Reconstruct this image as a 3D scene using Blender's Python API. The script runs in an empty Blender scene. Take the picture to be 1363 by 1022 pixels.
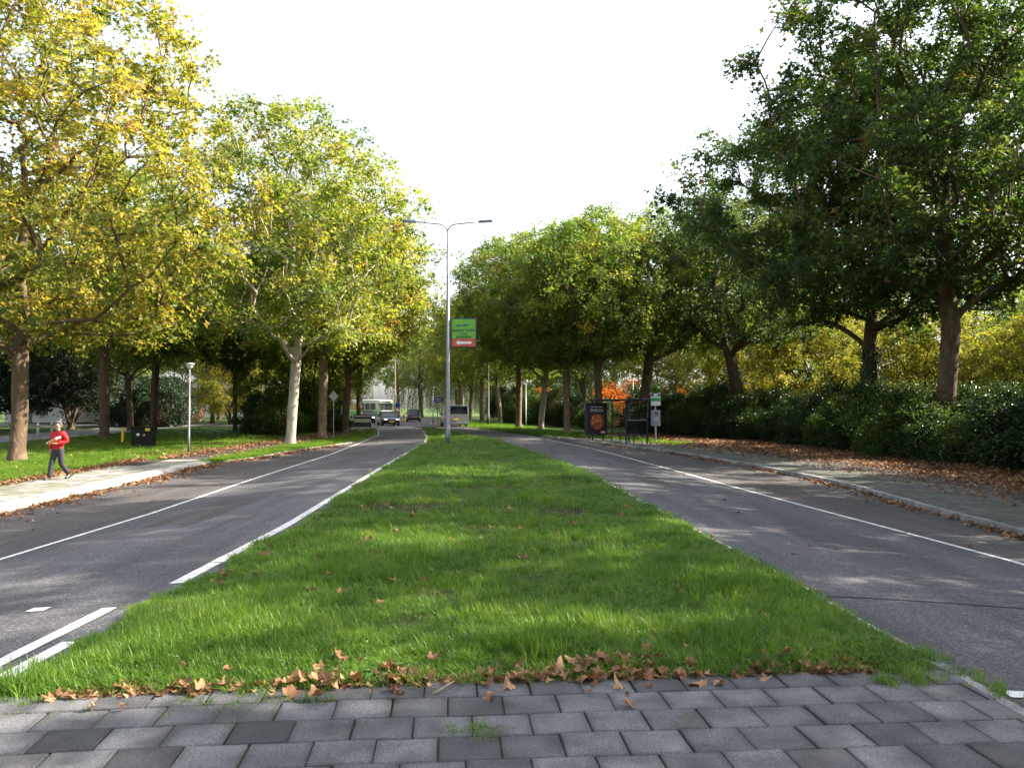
import bpy, bmesh, math, random
import numpy as np
from mathutils import Vector, Matrix

R = math.radians
scene = bpy.context.scene
COL = scene.collection

# ------------------------------------------------------------------ camera
cam_d = bpy.data.cameras.new('camera')
cam_d.sensor_width = 36.0
cam_d.lens = 28.08
cam_d.clip_start = 0.05
cam_d.clip_end = 3000
cam = bpy.data.objects.new('camera', cam_d)
COL.objects.link(cam)
cam.location = (0, 0, 1.85)
cam.rotation_euler = (R(90) + math.atan(31 / 1063), R(0.0), 0)
scene.camera = cam

# ------------------------------------------------------------------ sky and sun
SUN_AZ, SUN_EL = R(82), R(36)          # azimuth clockwise from +Y (the view), elevation
world = bpy.data.worlds.new('World')
scene.world = world
world.use_nodes = True
wn, wl = world.node_tree.nodes, world.node_tree.links
wn.clear()
sky = wn.new('ShaderNodeTexSky')
sky.sky_type = 'NISHITA'
sky.sun_disc = False
sky.sun_elevation = SUN_EL
sky.sun_rotation = SUN_AZ
sky.air_density = 1.0
sky.dust_density = 3.0
sky.ozone_density = 1.0
hsv = wn.new('ShaderNodeHueSaturation')
hsv.inputs['Saturation'].default_value = 0.46      # thin white autumn haze over the whole sky
wl.new(sky.outputs[0], hsv.inputs['Color'])
bg = wn.new('ShaderNodeBackground')
bg.inputs['Strength'].default_value = 0.125
wl.new(hsv.outputs[0], bg.inputs['Color'])
wo = wn.new('ShaderNodeOutputWorld')
wl.new(bg.outputs[0], wo.inputs['Surface'])

sun_d = bpy.data.lights.new('sun', 'SUN')
sun_d.energy = 5.0
sun_d.angle = R(0.55)
sun_d.color = (1.0, 0.90, 0.74)
sun = bpy.data.objects.new('sun', sun_d)
COL.objects.link(sun)
sdir = Vector((math.sin(SUN_AZ) * math.cos(SUN_EL), math.cos(SUN_AZ) * math.cos(SUN_EL), math.sin(SUN_EL)))
sun.rotation_euler = sdir.to_track_quat('Z', 'Y').to_euler()
sun.location = sdir * 80

vs = scene.view_settings
vs.view_transform = 'Standard'
vs.look = 'None'
vs.exposure = 1.98
vs.gamma = 1.0
vs.use_curve_mapping = False
cy = scene.cycles
cy.use_denoising = True
cy.max_bounces = 6
cy.diffuse_bounces = 4
cy.glossy_bounces = 3
cy.transmission_bounces = 6
cy.transparent_max_bounces = 8
cy.caustics_reflective = False
cy.caustics_refractive = False
cy.sample_clamp_indirect = 6.0

# ------------------------------------------------------------------ helpers
RNG = np.random.default_rng(7)
random.seed(7)


def S(t):
    t = np.clip(t, 0, 1)
    return t * t * (3 - 2 * t)


def gz(x, y):
    """height of the ground: a crowned median, roads falling away to both kerbs"""
    return -0.3 * S((np.abs(x + 0.04 * y) - 2.5) / 6) * (1 - 0.7 * S((y - 30) / 50))


def tag(o, label=None, cat=None, group=None, kind=None):
    if label: o['label'] = label
    if cat: o['category'] = cat
    if group: o['group'] = group
    if kind: o['kind'] = kind
    return o


def empty(name, loc, rz=0.0, label=None, cat=None, group=None):
    o = bpy.data.objects.new(name, None)
    o.empty_display_size = 0.2
    COL.objects.link(o)
    o.location = loc
    o.rotation_euler = (0, 0, rz)
    return tag(o, label, cat, group)


def link(name, me, mat=None, parent=None, loc=None, rot=None, scale=None):
    o = bpy.data.objects.new(name, me)
    COL.objects.link(o)
    if mat is not None:
        if len(me.materials) == 0:
            me.materials.append(mat)
        elif me.materials[0] is not mat:
            o.material_slots[0].link = 'OBJECT'
            o.material_slots[0].material = mat
    if parent is not None: o.parent = parent
    if loc is not None: o.location = loc
    if rot is not None: o.rotation_euler = rot
    if scale is not None: o.scale = scale if hasattr(scale, '__len__') else (scale,) * 3
    return o


def np_mesh(name, V, F, smooth=False, attr=None):
    """mesh from vertex array (n,3) and face array (m,k)"""
    V = np.ascontiguousarray(V, dtype=np.float32)
    F = np.ascontiguousarray(F, dtype=np.int32)
    me = bpy.data.meshes.new(name)
    m, k = F.shape
    me.vertices.add(len(V)); me.vertices.foreach_set('co', V.ravel())
    me.loops.add(m * k); me.loops.foreach_set('vertex_index', F.ravel())
    me.polygons.add(m); me.polygons.foreach_set('loop_start', np.arange(0, m * k, k, dtype=np.int32))
    me.polygons.foreach_set('use_smooth', np.full(m, smooth, dtype=bool))
    me.update(calc_edges=True)
    if attr is not None:
        for nm, dom, typ, data in attr:
            a = me.attributes.new(nm, typ, dom)
            a.data.foreach_set('vector' if typ == 'FLOAT_VECTOR' else 'value', np.ascontiguousarray(data, dtype=np.float32).ravel())
    return me


def bm_mesh(name, bm, smooth=False):
    me = bpy.data.meshes.new(name)
    bm.normal_update()
    bm.to_mesh(me); bm.free()
    if smooth:
        me.polygons.foreach_set('use_smooth', [True] * len(me.polygons))
    return me


def add_box(bm, c, s, bevel=0.0, rz=0.0, rx=0.0, ry=0.0, seg=2, taper=None):
    m = Matrix.Translation(c) @ Matrix.Rotation(rz, 4, 'Z') @ Matrix.Rotation(ry, 4, 'Y') @ Matrix.Rotation(rx, 4, 'X') @ Matrix.Diagonal((*s, 1))
    g = bmesh.ops.create_cube(bm, size=1.0)
    vs_ = g['verts']
    if taper:
        for v in vs_:
            if v.co.z > 0: v.co.x *= taper[0]; v.co.y *= taper[1]
    bmesh.ops.transform(bm, matrix=m, verts=vs_)
    if bevel > 0:
        es = list({e for v in vs_ for e in v.link_edges})
        bmesh.ops.bevel(bm, geom=es, offset=bevel, segments=seg, profile=0.5, affect='EDGES')


def add_cyl(bm, p0, p1, r0, r1=None, n=12):
    p0, p1 = Vector(p0), Vector(p1)
    r1 = r0 if r1 is None else r1
    d = p1 - p0
    q = Vector((0, 0, 1)).rotation_difference(d.normalized()).to_matrix().to_4x4()
    m = Matrix.Translation((p0 + p1) / 2) @ q
    bmesh.ops.create_cone(bm, cap_ends=True, segments=n, radius1=r0, radius2=r1, depth=d.length, matrix=m)


def add_tube(bm, pts, radii, n=10, cap=True):
    pts = [Vector(p) for p in pts]
    rings, up = [], None
    for i, p in enumerate(pts):
        t = (pts[min(i + 1, len(pts) - 1)] - pts[max(i - 1, 0)]).normalized()
        if up is None:
            up = t.orthogonal().normalized()
        up = (up - t * up.dot(t)).normalized()
        b = t.cross(up)
        r = radii[i] if hasattr(radii, '__len__') else radii
        rings.append([bm.verts.new(p + up * r * math.cos(2 * math.pi * k / n) + b * r * math.sin(2 * math.pi * k / n)) for k in range(n)])
    for a, b in zip(rings[:-1], rings[1:]):
        for k in range(n):
            bm.faces.new((a[k], a[(k + 1) % n], b[(k + 1) % n], b[k]))
    if cap:
        bm.faces.new(rings[0][::-1]); bm.faces.new(rings[-1])


def box_part(name, c, s, mat, parent, bevel=0.0, **kw):
    bm = bmesh.new(); add_box(bm, c, s, bevel, **kw)
    return link(name, bm_mesh(name, bm), mat, parent)


def cyl_part(name, p0, p1, r, mat, parent, r1=None, n=14):
    bm = bmesh.new(); add_cyl(bm, p0, p1, r, r1, n)
    me = bm_mesh(name, bm)
    return link(name, me, mat, parent)


def lathe(name, prof, mat, parent, n=16, loc=(0, 0, 0)):
    V, F = [], []
    for r, z in prof:
        for k in range(n):
            a = 2 * math.pi * k / n
            V.append((r * math.cos(a) + loc[0], r * math.sin(a) + loc[1], z + loc[2]))
    for i in range(len(prof) - 1):
        for k in range(n):
            F.append((i * n + k, i * n + (k + 1) % n, (i + 1) * n + (k + 1) % n, (i + 1) * n + k))
    return link(name, np_mesh(name, np.array(V), np.array(F), True), mat, parent)


def text_part(name, body, size, mat, parent, loc, rot, width=None, height=None, extrude=0.001):
    cu = bpy.data.curves.new(name, 'FONT')
    cu.body = body; cu.size = size; cu.extrude = extrude
    cu.offset = size * 0.035; cu.align_x = 'CENTER'; cu.align_y = 'CENTER'
    cu.resolution_u = 3
    tmp = bpy.data.objects.new(name, cu); COL.objects.link(tmp)
    dg = bpy.context.evaluated_depsgraph_get()
    me = bpy.data.meshes.new_from_object(tmp.evaluated_get(dg))
    bpy.data.objects.remove(tmp)
    co = np.zeros(len(me.vertices) * 3, dtype=np.float32); me.vertices.foreach_get('co', co); co = co.reshape(-1, 3)
    co[:, :2] -= (co[:, :2].max(0) + co[:, :2].min(0)) / 2
    if width: co[:, 0] *= width / np.ptp(co[:, 0])
    if height: co[:, 1] *= height / np.ptp(co[:, 1])
    me.vertices.foreach_set('co', co.ravel()); me.update()
    me.materials.clear()
    return link(name, me, mat, parent, loc, rot)


# ------------------------------------------------------------------ materials
def new_mat(name):
    m = bpy.data.materials.new(name); m.use_nodes = True
    m.node_tree.nodes.clear()
    return m, m.node_tree.nodes, m.node_tree.links


def ramp(n, pts, interp='LINEAR'):
    r = n.new('ShaderNodeValToRGB'); cr = r.color_ramp; cr.interpolation = interp
    while len(cr.elements) > 1: cr.elements.remove(cr.elements[0])
    cr.elements[0].position = pts[0][0]; cr.elements[0].color = (*pts[0][1], 1)
    for p, c in pts[1:]:
        e = cr.elements.new(p); e.color = (*c, 1)
    return r


def plain(name, col, rough=0.5, metal=0.0, var=0.12, scale=6.0, bump=0.0, bscale=60.0, spec=0.5, emit=None, coat=0.0):
    m, n, l = new_mat(name)
    b = n.new('ShaderNodeBsdfPrincipled'); o = n.new('ShaderNodeOutputMaterial')
    l.new(b.outputs[0], o.inputs[0])
    b.inputs['Roughness'].default_value = rough; b.inputs['Metallic'].default_value = metal
    b.inputs['Specular IOR Level'].default_value = spec
    b.inputs['Coat Weight'].default_value = coat
    tc = n.new('ShaderNodeTexCoord')
    no = n.new('ShaderNodeTexNoise'); no.inputs['Scale'].default_value = scale; no.inputs['Detail'].default_value = 6
    l.new(tc.outputs['Object'], no.inputs['Vector'])
    r = ramp(n, [(0.3, tuple(c * (1 - var) for c in col)), (0.7, tuple(min(1, c * (1 + var)) for c in col))])
    l.new(no.outputs['Fac'], r.inputs[0]); l.new(r.outputs[0], b.inputs['Base Color'])
    if emit:
        b.inputs['Emission Color'].default_value = (*col, 1); b.inputs['Emission Strength'].default_value = emit
    if bump:
        n2 = n.new('ShaderNodeTexNoise'); n2.inputs['Scale'].default_value = bscale; n2.inputs['Detail'].default_value = 4
        l.new(tc.outputs['Object'], n2.inputs['Vector'])
        bp = n.new('ShaderNodeBump'); bp.inputs['Strength'].default_value = bump; bp.inputs['Distance'].default_value = 0.02
        l.new(n2.outputs['Fac'], bp.inputs['Height']); l.new(bp.outputs[0], b.inputs['Normal'])
    return m


def asphalt(name, c_dark, c_light, tint=0.0):
    m, n, l = new_mat(name)
    b = n.new('ShaderNodeBsdfPrincipled'); o = n.new('ShaderNodeOutputMaterial'); l.new(b.outputs[0], o.inputs[0])
    g = n.new('ShaderNodeNewGeometry')
    big = n.new('ShaderNodeTexNoise'); big.inputs['Scale'].default_value = 0.35; big.inputs['Detail'].default_value = 5
    mp = n.new('ShaderNodeMapping'); mp.inputs['Scale'].default_value = (1.6, 0.35, 1)
    l.new(g.outputs['Position'], mp.inputs[0]); l.new(mp.outputs[0], big.inputs['Vector'])
    fine = n.new('ShaderNodeTexVoronoi'); fine.inputs['Scale'].default_value = 75
    l.new(g.outputs['Position'], fine.inputs['Vector'])
    mid = n.new('ShaderNodeTexNoise'); mid.inputs['Scale'].default_value = 22; mid.inputs['Detail'].default_value = 6; mid.inputs['Roughness'].default_value = 0.75
    l.new(g.outputs['Position'], mid.inputs['Vector'])
    r1 = ramp(n, [(0.32, c_dark), (0.68, c_light)])
    l.new(big.outputs['Fac'], r1.inputs[0])
    sep = n.new('ShaderNodeSeparateColor'); l.new(fine.outputs['Color'], sep.inputs[0])
    r2 = ramp(n, [(0.0, (0.5,) * 3), (0.7, (1.0,) * 3), (0.9, (1.45,) * 3), (1.0, (2.6,) * 3)])
    l.new(sep.outputs[0], r2.inputs[0])
    mx = n.new('ShaderNodeMix'); mx.data_type = 'RGBA'; mx.blend_type = 'MULTIPLY'; mx.inputs[0].default_value = 0.85
    l.new(r1.outputs[0], mx.inputs[6]); l.new(r2.outputs[0], mx.inputs[7])
    r3 = ramp(n, [(0.35, (0.72,) * 3), (0.65, (1.2,) * 3)])
    l.new(mid.outputs['Fac'], r3.inputs[0])
    mx2 = n.new('ShaderNodeMix'); mx2.data_type = 'RGBA'; mx2.blend_type = 'MULTIPLY'; mx2.inputs[0].default_value = 1
    l.new(mx.outputs[2], mx2.inputs[6]); l.new(r3.outputs[0], mx2.inputs[7])
    cr = n.new('ShaderNodeTexVoronoi'); cr.feature = 'DISTANCE_TO_EDGE'; cr.inputs['Scale'].default_value = 0.14
    wob = n.new('ShaderNodeTexNoise'); wob.inputs['Scale'].default_value = 1.1; wob.inputs['Detail'].default_value = 6
    l.new(g.outputs['Position'], wob.inputs['Vector'])
    ad = n.new('ShaderNodeMix'); ad.data_type = 'RGBA'; ad.blend_type = 'LINEAR_LIGHT'; ad.inputs[0].default_value = 0.6
    l.new(g.outputs['Position'], ad.inputs[6]); l.new(wob.outputs['Color'], ad.inputs[7]); l.new(ad.outputs[2], cr.inputs['Vector'])
    r4 = ramp(n, [(0.0, (0.62,) * 3), (0.0012, (0.75,) * 3), (0.0028, (1.0,) * 3)]); l.new(cr.outputs['Distance'], r4.inputs[0])
    st = n.new('ShaderNodeTexNoise'); st.inputs['Scale'].default_value = 1.6; st.inputs['Detail'].default_value = 7; st.inputs['Roughness'].default_value = 0.6
    mp2 = n.new('ShaderNodeMapping'); mp2.inputs['Scale'].default_value = (1.5, 0.12, 1); l.new(g.outputs['Position'], mp2.inputs[0]); l.new(mp2.outputs[0], st.inputs['Vector'])
    r5 = ramp(n, [(0.34, (0.74,) * 3), (0.5, (1.0,) * 3), (0.66, (1.18,) * 3)]); l.new(st.outputs['Fac'], r5.inputs[0])
    mx3 = n.new('ShaderNodeMix'); mx3.data_type = 'RGBA'; mx3.blend_type = 'MULTIPLY'; mx3.inputs[0].default_value = 1
    l.new(mx2.outputs[2], mx3.inputs[6]); l.new(r5.outputs[0], mx3.inputs[7])
    mx4 = n.new('ShaderNodeMix'); mx4.data_type = 'RGBA'; mx4.blend_type = 'MULTIPLY'; mx4.inputs[0].default_value = 1
    l.new(mx3.outputs[2], mx4.inputs[6]); l.new(r4.outputs[0], mx4.inputs[7])
    l.new(mx4.outputs[2], b.inputs['Base Color'])
    b.inputs['Roughness'].default_value = 0.78
    b.inputs['Specular IOR Level'].default_value = 0.4
    bp = n.new('ShaderNodeBump'); bp.inputs['Strength'].default_value = 0.35; bp.inputs['Distance'].default_value = 0.006
    l.new(fine.outputs['Distance'], bp.inputs['Height']); l.new(bp.outputs[0], b.inputs['Normal'])
    return m


def ground_mat(name, stops, scale, detail_scale=9.0, rough=0.95):
    m, n, l = new_mat(name)
    b = n.new('ShaderNodeBsdfPrincipled'); o = n.new('ShaderNodeOutputMaterial'); l.new(b.outputs[0], o.inputs[0])
    g = n.new('ShaderNodeNewGeometry')
    a = n.new('ShaderNodeTexNoise'); a.inputs['Scale'].default_value = scale; a.inputs['Detail'].default_value = 8; a.inputs['Roughness'].default_value = 0.65
    c = n.new('ShaderNodeTexNoise'); c.inputs['Scale'].default_value = detail_scale; c.inputs['Detail'].default_value = 8; c.inputs['Roughness'].default_value = 0.7
    l.new(g.outputs['Position'], a.inputs['Vector']); l.new(g.outputs['Position'], c.inputs['Vector'])
    mm = n.new('ShaderNodeMath'); mm.operation = 'ADD'; l.new(a.outputs['Fac'], mm.inputs[0]); l.new(c.outputs['Fac'], mm.inputs[1])
    hf = n.new('ShaderNodeMath'); hf.operation = 'MULTIPLY'; hf.inputs[1].default_value = 0.5; l.new(mm.outputs[0], hf.inputs[0])
    r = ramp(n, stops); l.new(hf.outputs[0], r.inputs[0]); l.new(r.outputs[0], b.inputs['Base Color'])
    b.inputs['Roughness'].default_value = rough; b.inputs['Specular IOR Level'].default_value = 0.2
    bp = n.new('ShaderNodeBump'); bp.inputs['Strength'].default_value = 0.6; bp.inputs['Distance'].default_value = 0.04
    l.new(c.outputs['Fac'], bp.inputs['Height']); l.new(bp.outputs[0], b.inputs['Normal'])
    return m


def leaf_mat(name, stops, trans=0.45, tboost=1.5, rough=0.45, attr='tint', tshift=(1.15, 1.1, 0.55), patch=0.0):
    """leaf colour from a per-leaf random number; light shines through the blade"""
    m, n, l = new_mat(name)
    o = n.new('ShaderNodeOutputMaterial')
    if attr:
        at_ = n.new('ShaderNodeAttribute'); at_.attribute_name = attr; fac = at_.outputs['Fac']
    else:
        oi = n.new('ShaderNodeObjectInfo'); fac = oi.outputs['Random']
    if patch:
        g = n.new('ShaderNodeNewGeometry'); no = n.new('ShaderNodeTexNoise')
        no.inputs['Scale'].default_value = 0.9; no.inputs['Detail'].default_value = 4; no.inputs['Roughness'].default_value = 0.6
        l.new(g.outputs['Position'], no.inputs['Vector'])
        sc = n.new('ShaderNodeMapRange'); sc.inputs[1].default_value = 0.32; sc.inputs[2].default_value = 0.68
        l.new(no.outputs['Fac'], sc.inputs[0])
        mxv = n.new('ShaderNodeMix'); mxv.data_type = 'FLOAT'; mxv.inputs[0].default_value = patch
        l.new(fac, mxv.inputs[2]); l.new(sc.outputs[0], mxv.inputs[3]); fac = mxv.outputs[0]
    r = ramp(n, stops); l.new(fac, r.inputs[0])
    b = n.new('ShaderNodeBsdfPrincipled')
    b.inputs['Roughness'].default_value = rough; b.inputs['Specular IOR Level'].default_value = 0.3
    l.new(r.outputs[0], b.inputs['Base Color'])
    t = n.new('ShaderNodeBsdfTranslucent')
    mul = n.new('ShaderNodeMix'); mul.data_type = 'RGBA'; mul.blend_type = 'MULTIPLY'; mul.inputs[0].default_value = 1
    mul.inputs[7].default_value = (tboost * tshift[0], tboost * tshift[1], tboost * tshift[2], 1)
    l.new(r.outputs[0], mul.inputs[6]); l.new(mul.outputs[2], t.inputs['Color'])
    mx = n.new('ShaderNodeMixShader'); mx.inputs[0].default_value = trans
    l.new(b.outputs[0], mx.inputs[1]); l.new(t.outputs[0], mx.inputs[2]); l.new(mx.outputs[0], o.inputs[0])
    return m


def bark_mat(name, cols, scale=3.0):
    """flaking plane bark: ragged patches of three tones"""
    m, n, l = new_mat(name)
    b = n.new('ShaderNodeBsdfPrincipled'); o = n.new('ShaderNodeOutputMaterial'); l.new(b.outputs[0], o.inputs[0])
    tc = n.new('ShaderNodeTexCoord'); mp = n.new('ShaderNodeMapping'); mp.inputs['Scale'].default_value = (1.5, 1.5, 0.6)
    l.new(tc.outputs['Object'], mp.inputs[0])
    a = n.new('ShaderNodeTexNoise'); a.inputs['Scale'].default_value = scale; a.inputs['Detail'].default_value = 7; a.inputs['Roughness'].default_value = 0.62; a.inputs['Distortion'].default_value = 0.6
    l.new(mp.outputs[0], a.inputs['Vector'])
    r = ramp(n, [(0.30, cols[0]), (0.44, cols[1]), (0.54, cols[1]), (0.62, cols[2]), (0.75, cols[3])])
    l.new(a.outputs['Fac'], r.inputs[0]); l.new(r.outputs[0], b.inputs['Base Color'])
    c = n.new('ShaderNodeTexNoise'); c.inputs['Scale'].default_value = 14; c.inputs['Detail'].default_value = 6
    l.new(mp.outputs[0], c.inputs['Vector'])
    bp = n.new('ShaderNodeBump'); bp.inputs['Strength'].default_value = 0.7; bp.inputs['Distance'].default_value = 0.04
    l.new(c.outputs['Fac'], bp.inputs['Height']); l.new(bp.outputs[0], b.inputs['Normal'])
    b.inputs['Roughness'].default_value = 0.85; b.inputs['Specular IOR Level'].default_value = 0.2
    return m


def tile_mat(name, lo, hi, moss=None):
    """concrete slab; tone differs from slab to slab"""
    m, n, l = new_mat(name)
    b = n.new('ShaderNodeBsdfPrincipled'); o = n.new('ShaderNodeOutputMaterial'); l.new(b.outputs[0], o.inputs[0])
    oi = n.new('ShaderNodeObjectInfo'); r = ramp(n, [(0, lo), (0.25, tuple((a + c) / 2.3 for a, c in zip(lo, hi))), (1, hi)])
    l.new(oi.outputs['Random'], r.inputs[0])
    g = n.new('ShaderNodeNewGeometry')
    f = n.new('ShaderNodeTexNoise'); f.inputs['Scale'].default_value = 85; f.inputs['Detail'].default_value = 4; f.inputs['Roughness'].default_value = 0.8
    l.new(g.outputs['Position'], f.inputs['Vector'])
    r2 = ramp(n, [(0.32, (0.35,) * 3), (0.5, (0.95,) * 3), (0.70, (2.1,) * 3)]); l.new(f.outputs['Fac'], r2.inputs[0])
    s = n.new('ShaderNodeTexNoise'); s.inputs['Scale'].default_value = 4.0; s.inputs['Detail'].default_value = 6
    l.new(g.outputs['Position'], s.inputs['Vector'])
    r3 = ramp(n, [(0.32, (0.5,) * 3), (0.5, (0.9,) * 3), (0.66, (1.25,) * 3)]); l.new(s.outputs['Fac'], r3.inputs[0])
    m1 = n.new('ShaderNodeMix'); m1.data_type = 'RGBA'; m1.blend_type = 'MULTIPLY'; m1.inputs[0].default_value = 1
    m2 = n.new('ShaderNodeMix'); m2.data_type = 'RGBA'; m2.blend_type = 'MULTIPLY'; m2.inputs[0].default_value = 1
    l.new(r.outputs[0], m1.inputs[6]); l.new(r2.outputs[0], m1.inputs[7]); l.new(m1.outputs[2], m2.inputs[6]); l.new(r3.outputs[0], m2.inputs[7])
    out = m2.outputs[2]
    tc = n.new('ShaderNodeTexCoord'); ab = n.new('ShaderNodeVectorMath'); ab.operation = 'ABSOLUTE'; l.new(tc.outputs['Object'], ab.inputs[0])
    sx = n.new('ShaderNodeSeparateXYZ'); l.new(ab.outputs[0], sx.inputs[0])
    mxx = n.new('ShaderNodeMath'); mxx.operation = 'MAXIMUM'; l.new(sx.outputs[0], mxx.inputs[0]); l.new(sx.outputs[1], mxx.inputs[1])
    dn = n.new('ShaderNodeTexNoise'); dn.inputs['Scale'].default_value = 16; dn.inputs['Detail'].default_value = 6; l.new(g.outputs['Position'], dn.inputs['Vector'])
    da = n.new('ShaderNodeMath'); da.operation = 'MULTIPLY_ADD'; da.inputs[1].default_value = 0.09; l.new(dn.outputs['Fac'], da.inputs[0]); l.new(mxx.outputs[0], da.inputs[2])
    dr = ramp(n, [(0.165, (1.0,) * 3), (0.185, (0.80,) * 3), (0.215, (0.55,) * 3)]); l.new(da.outputs[0], dr.inputs[0])
    md = n.new('ShaderNodeMix'); md.data_type = 'RGBA'; md.blend_type = 'MULTIPLY'; md.inputs[0].default_value = 1 if name.startswith('grey') else 0
    l.new(out, md.inputs[6]); l.new(dr.outputs[0], md.inputs[7]); out = md.outputs[2]
    if moss:
        k = n.new('ShaderNodeTexNoise'); k.inputs['Scale'].default_value = 1.3; k.inputs['Detail'].default_value = 7
        l.new(g.outputs['Position'], k.inputs['Vector'])
        r4 = ramp(n, [(0.45, (0,) * 3), (0.62, (0.8,) * 3)]); l.new(k.outputs['Fac'], r4.inputs[0])
        m3 = n.new('ShaderNodeMix'); m3.data_type = 'RGBA'; l.new(r4.outputs[0], m3.inputs[0]); l.new(out, m3.inputs[6]); m3.inputs[7].default_value = (*moss, 1)
        out = m3.outputs[2]
    l.new(out, b.inputs['Base Color'])
    b.inputs['Roughness'].default_value = 0.7
    bp = n.new('ShaderNodeBump'); bp.inputs['Strength'].default_value = 0.35; bp.inputs['Distance'].default_value = 0.004
    l.new(f.outputs['Fac'], bp.inputs['Height']); l.new(bp.outputs[0], b.inputs['Normal'])
    return m


M = {}
M['road'] = asphalt('asphalt_lane', (0.064, 0.063, 0.070), (0.104, 0.101, 0.110))
M['bay'] = asphalt('asphalt_bay', (0.054, 0.050, 0.051), (0.090, 0.082, 0.081))
M['path'] = asphalt('asphalt_path', (0.034, 0.033, 0.035), (0.058, 0.055, 0.055))
M['paint'] = plain('road_paint', (0.72, 0.72, 0.70), 0.7, var=0.16, scale=5, bump=0.2)
_n, _l = M['paint'].node_tree.nodes, M['paint'].node_tree.links
_w = _n.new('ShaderNodeTexNoise'); _w.inputs['Scale'].default_value = 26; _w.inputs['Detail'].default_value = 8; _w.inputs['Roughness'].default_value = 0.75
_g = _n.new('ShaderNodeNewGeometry'); _l.new(_g.outputs['Position'], _w.inputs['Vector'])
_r = ramp(_n, [(0.34, (0.12,) * 3), (0.43, (0.8,) * 3), (0.6, (1.0,) * 3)]); _l.new(_w.outputs['Fac'], _r.inputs[0])
_m = _n.new('ShaderNodeMix'); _m.data_type = 'RGBA'; _m.blend_type = 'MULTIPLY'; _m.inputs[0].default_value = 1
_b = next(q for q in _n if q.type == 'BSDF_PRINCIPLED'); _src = _b.inputs['Base Color'].links[0].from_socket
_l.new(_src, _m.inputs[6]); _l.new(_r.outputs[0], _m.inputs[7]); _l.new(_m.outputs[2], _b.inputs['Base Color'])
M['tar'] = plain('tar_seam', (0.018, 0.018, 0.02), 0.6)
M['soil'] = ground_mat('soil_under_grass', [(0.30, (0.028, 0.020, 0.012)), (0.5, (0.040, 0.036, 0.016)), (0.7, (0.045, 0.062, 0.018))], 1.2, 18.0)
M['lawn'] = ground_mat('lawn_ground', [(0.30, (0.045, 0.04, 0.018)), (0.45, (0.04, 0.075, 0.016)), (0.7, (0.065, 0.12, 0.02))], 0.25, 5.0)
M['earth'] = ground_mat('leaf_mould', [(0.3, (0.035, 0.022, 0.014)), (0.5, (0.075, 0.042, 0.024)), (0.7, (0.12, 0.066, 0.035))], 0.8, 14.0)
M['tile'] = tile_mat('grey_paving_slab', (0.036, 0.036, 0.040), (0.120, 0.120, 0.127))
M['tile_r'] = tile_mat('mossy_paving_slab', (0.055, 0.06, 0.056), (0.11, 0.115, 0.11), (0.04, 0.052, 0.026))
M['tile_l'] = tile_mat('pale_paving_slab', (0.17, 0.165, 0.15), (0.29, 0.28, 0.26), (0.10, 0.11, 0.06))
M['kerb'] = tile_mat('kerb_concrete', (0.17, 0.17, 0.17), (0.28, 0.28, 0.27))
M['kerb_white'] = tile_mat('white_kerb_concrete', (0.38, 0.37, 0.34), (0.50, 0.49, 0.46))
M['joint'] = ground_mat('paving_bed', [(0.3, (0.025, 0.023, 0.019)), (0.48, (0.045, 0.042, 0.032)), (0.62, (0.042, 0.055, 0.022))], 3.0, 40.0)
M['grass'] = leaf_mat('grass_blade', [(0.0, (0.036, 0.082, 0.014)), (0.3, (0.068, 0.148, 0.018)), (0.6, (0.106, 0.200, 0.024)), (0.82, (0.155, 0.24, 0.036)), (0.92, (0.21, 0.235, 0.07)), (1.0, (0.32, 0.26, 0.12))], 0.42, 1.5, 0.4, attr=None, tshift=(1.15, 1.1, 0.5), patch=0.38)
LEAF_AUT = [(0.0, (0.055, 0.095, 0.02)), (0.26, (0.10, 0.15, 0.024)), (0.52, (0.19, 0.21, 0.03)), (0.78, (0.30, 0.26, 0.045)), (0.93, (0.31, 0.19, 0.06)), (1.0, (0.25, 0.12, 0.05))]
LEAF_MID = [(0.0, (0.050, 0.095, 0.018)), (0.3, (0.085, 0.145, 0.022)), (0.58, (0.15, 0.195, 0.026)), (0.82, (0.25, 0.235, 0.035)), (1.0, (0.27, 0.16, 0.05))]
LEAF_GRN = [(0.0, (0.024, 0.052, 0.016)), (0.45, (0.042, 0.080, 0.019)), (0.78, (0.080, 0.112, 0.022)), (0.95, (0.17, 0.16, 0.03)), (1.0, (0.22, 0.11, 0.04))]
M['leaf_aut'] = leaf_mat('plane_leaf_autumn', LEAF_AUT, 0.5, 1.85)
M['leaf_gold'] = leaf_mat('plane_leaf_golden', [(0.0, (0.07, 0.10, 0.02)), (0.25, (0.13, 0.155, 0.026)), (0.5, (0.23, 0.215, 0.035)), (0.75, (0.33, 0.26, 0.055)), (0.92, (0.32, 0.19, 0.07)), (1.0, (0.24, 0.11, 0.05))], 0.5, 1.75)
M['leaf_mid'] = leaf_mat('plane_leaf_turning', LEAF_MID, 0.5, 1.8)
M['leaf_grn'] = leaf_mat('plane_leaf_green', LEAF_GRN, 0.46, 1.9)
M['leaf_sunlit'] = leaf_mat('sunlit_yellow_leaf', [(0, (0.10, 0.13, 0.02)), (0.5, (0.2, 0.2, 0.03)), (1, (0.34, 0.27, 0.04))], 0.55, 1.6)  # yellow glow of sunlit foliage put into the leaf colour
M['leaf_org'] = leaf_mat('orange_leaf', [(0, (0.30, 0.09, 0.015)), (0.5, (0.48, 0.17, 0.02)), (1, (0.55, 0.27, 0.04))], 0.5, 1.5, tshift=(1.2, 1.0, 0.6))
M['leaf_shrub'] = leaf_mat('shrub_leaf', [(0, (0.016, 0.04, 0.012)), (0.6, (0.03, 0.066, 0.016)), (1, (0.065, 0.11, 0.022))], 0.3, 1.4, 0.38)
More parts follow.
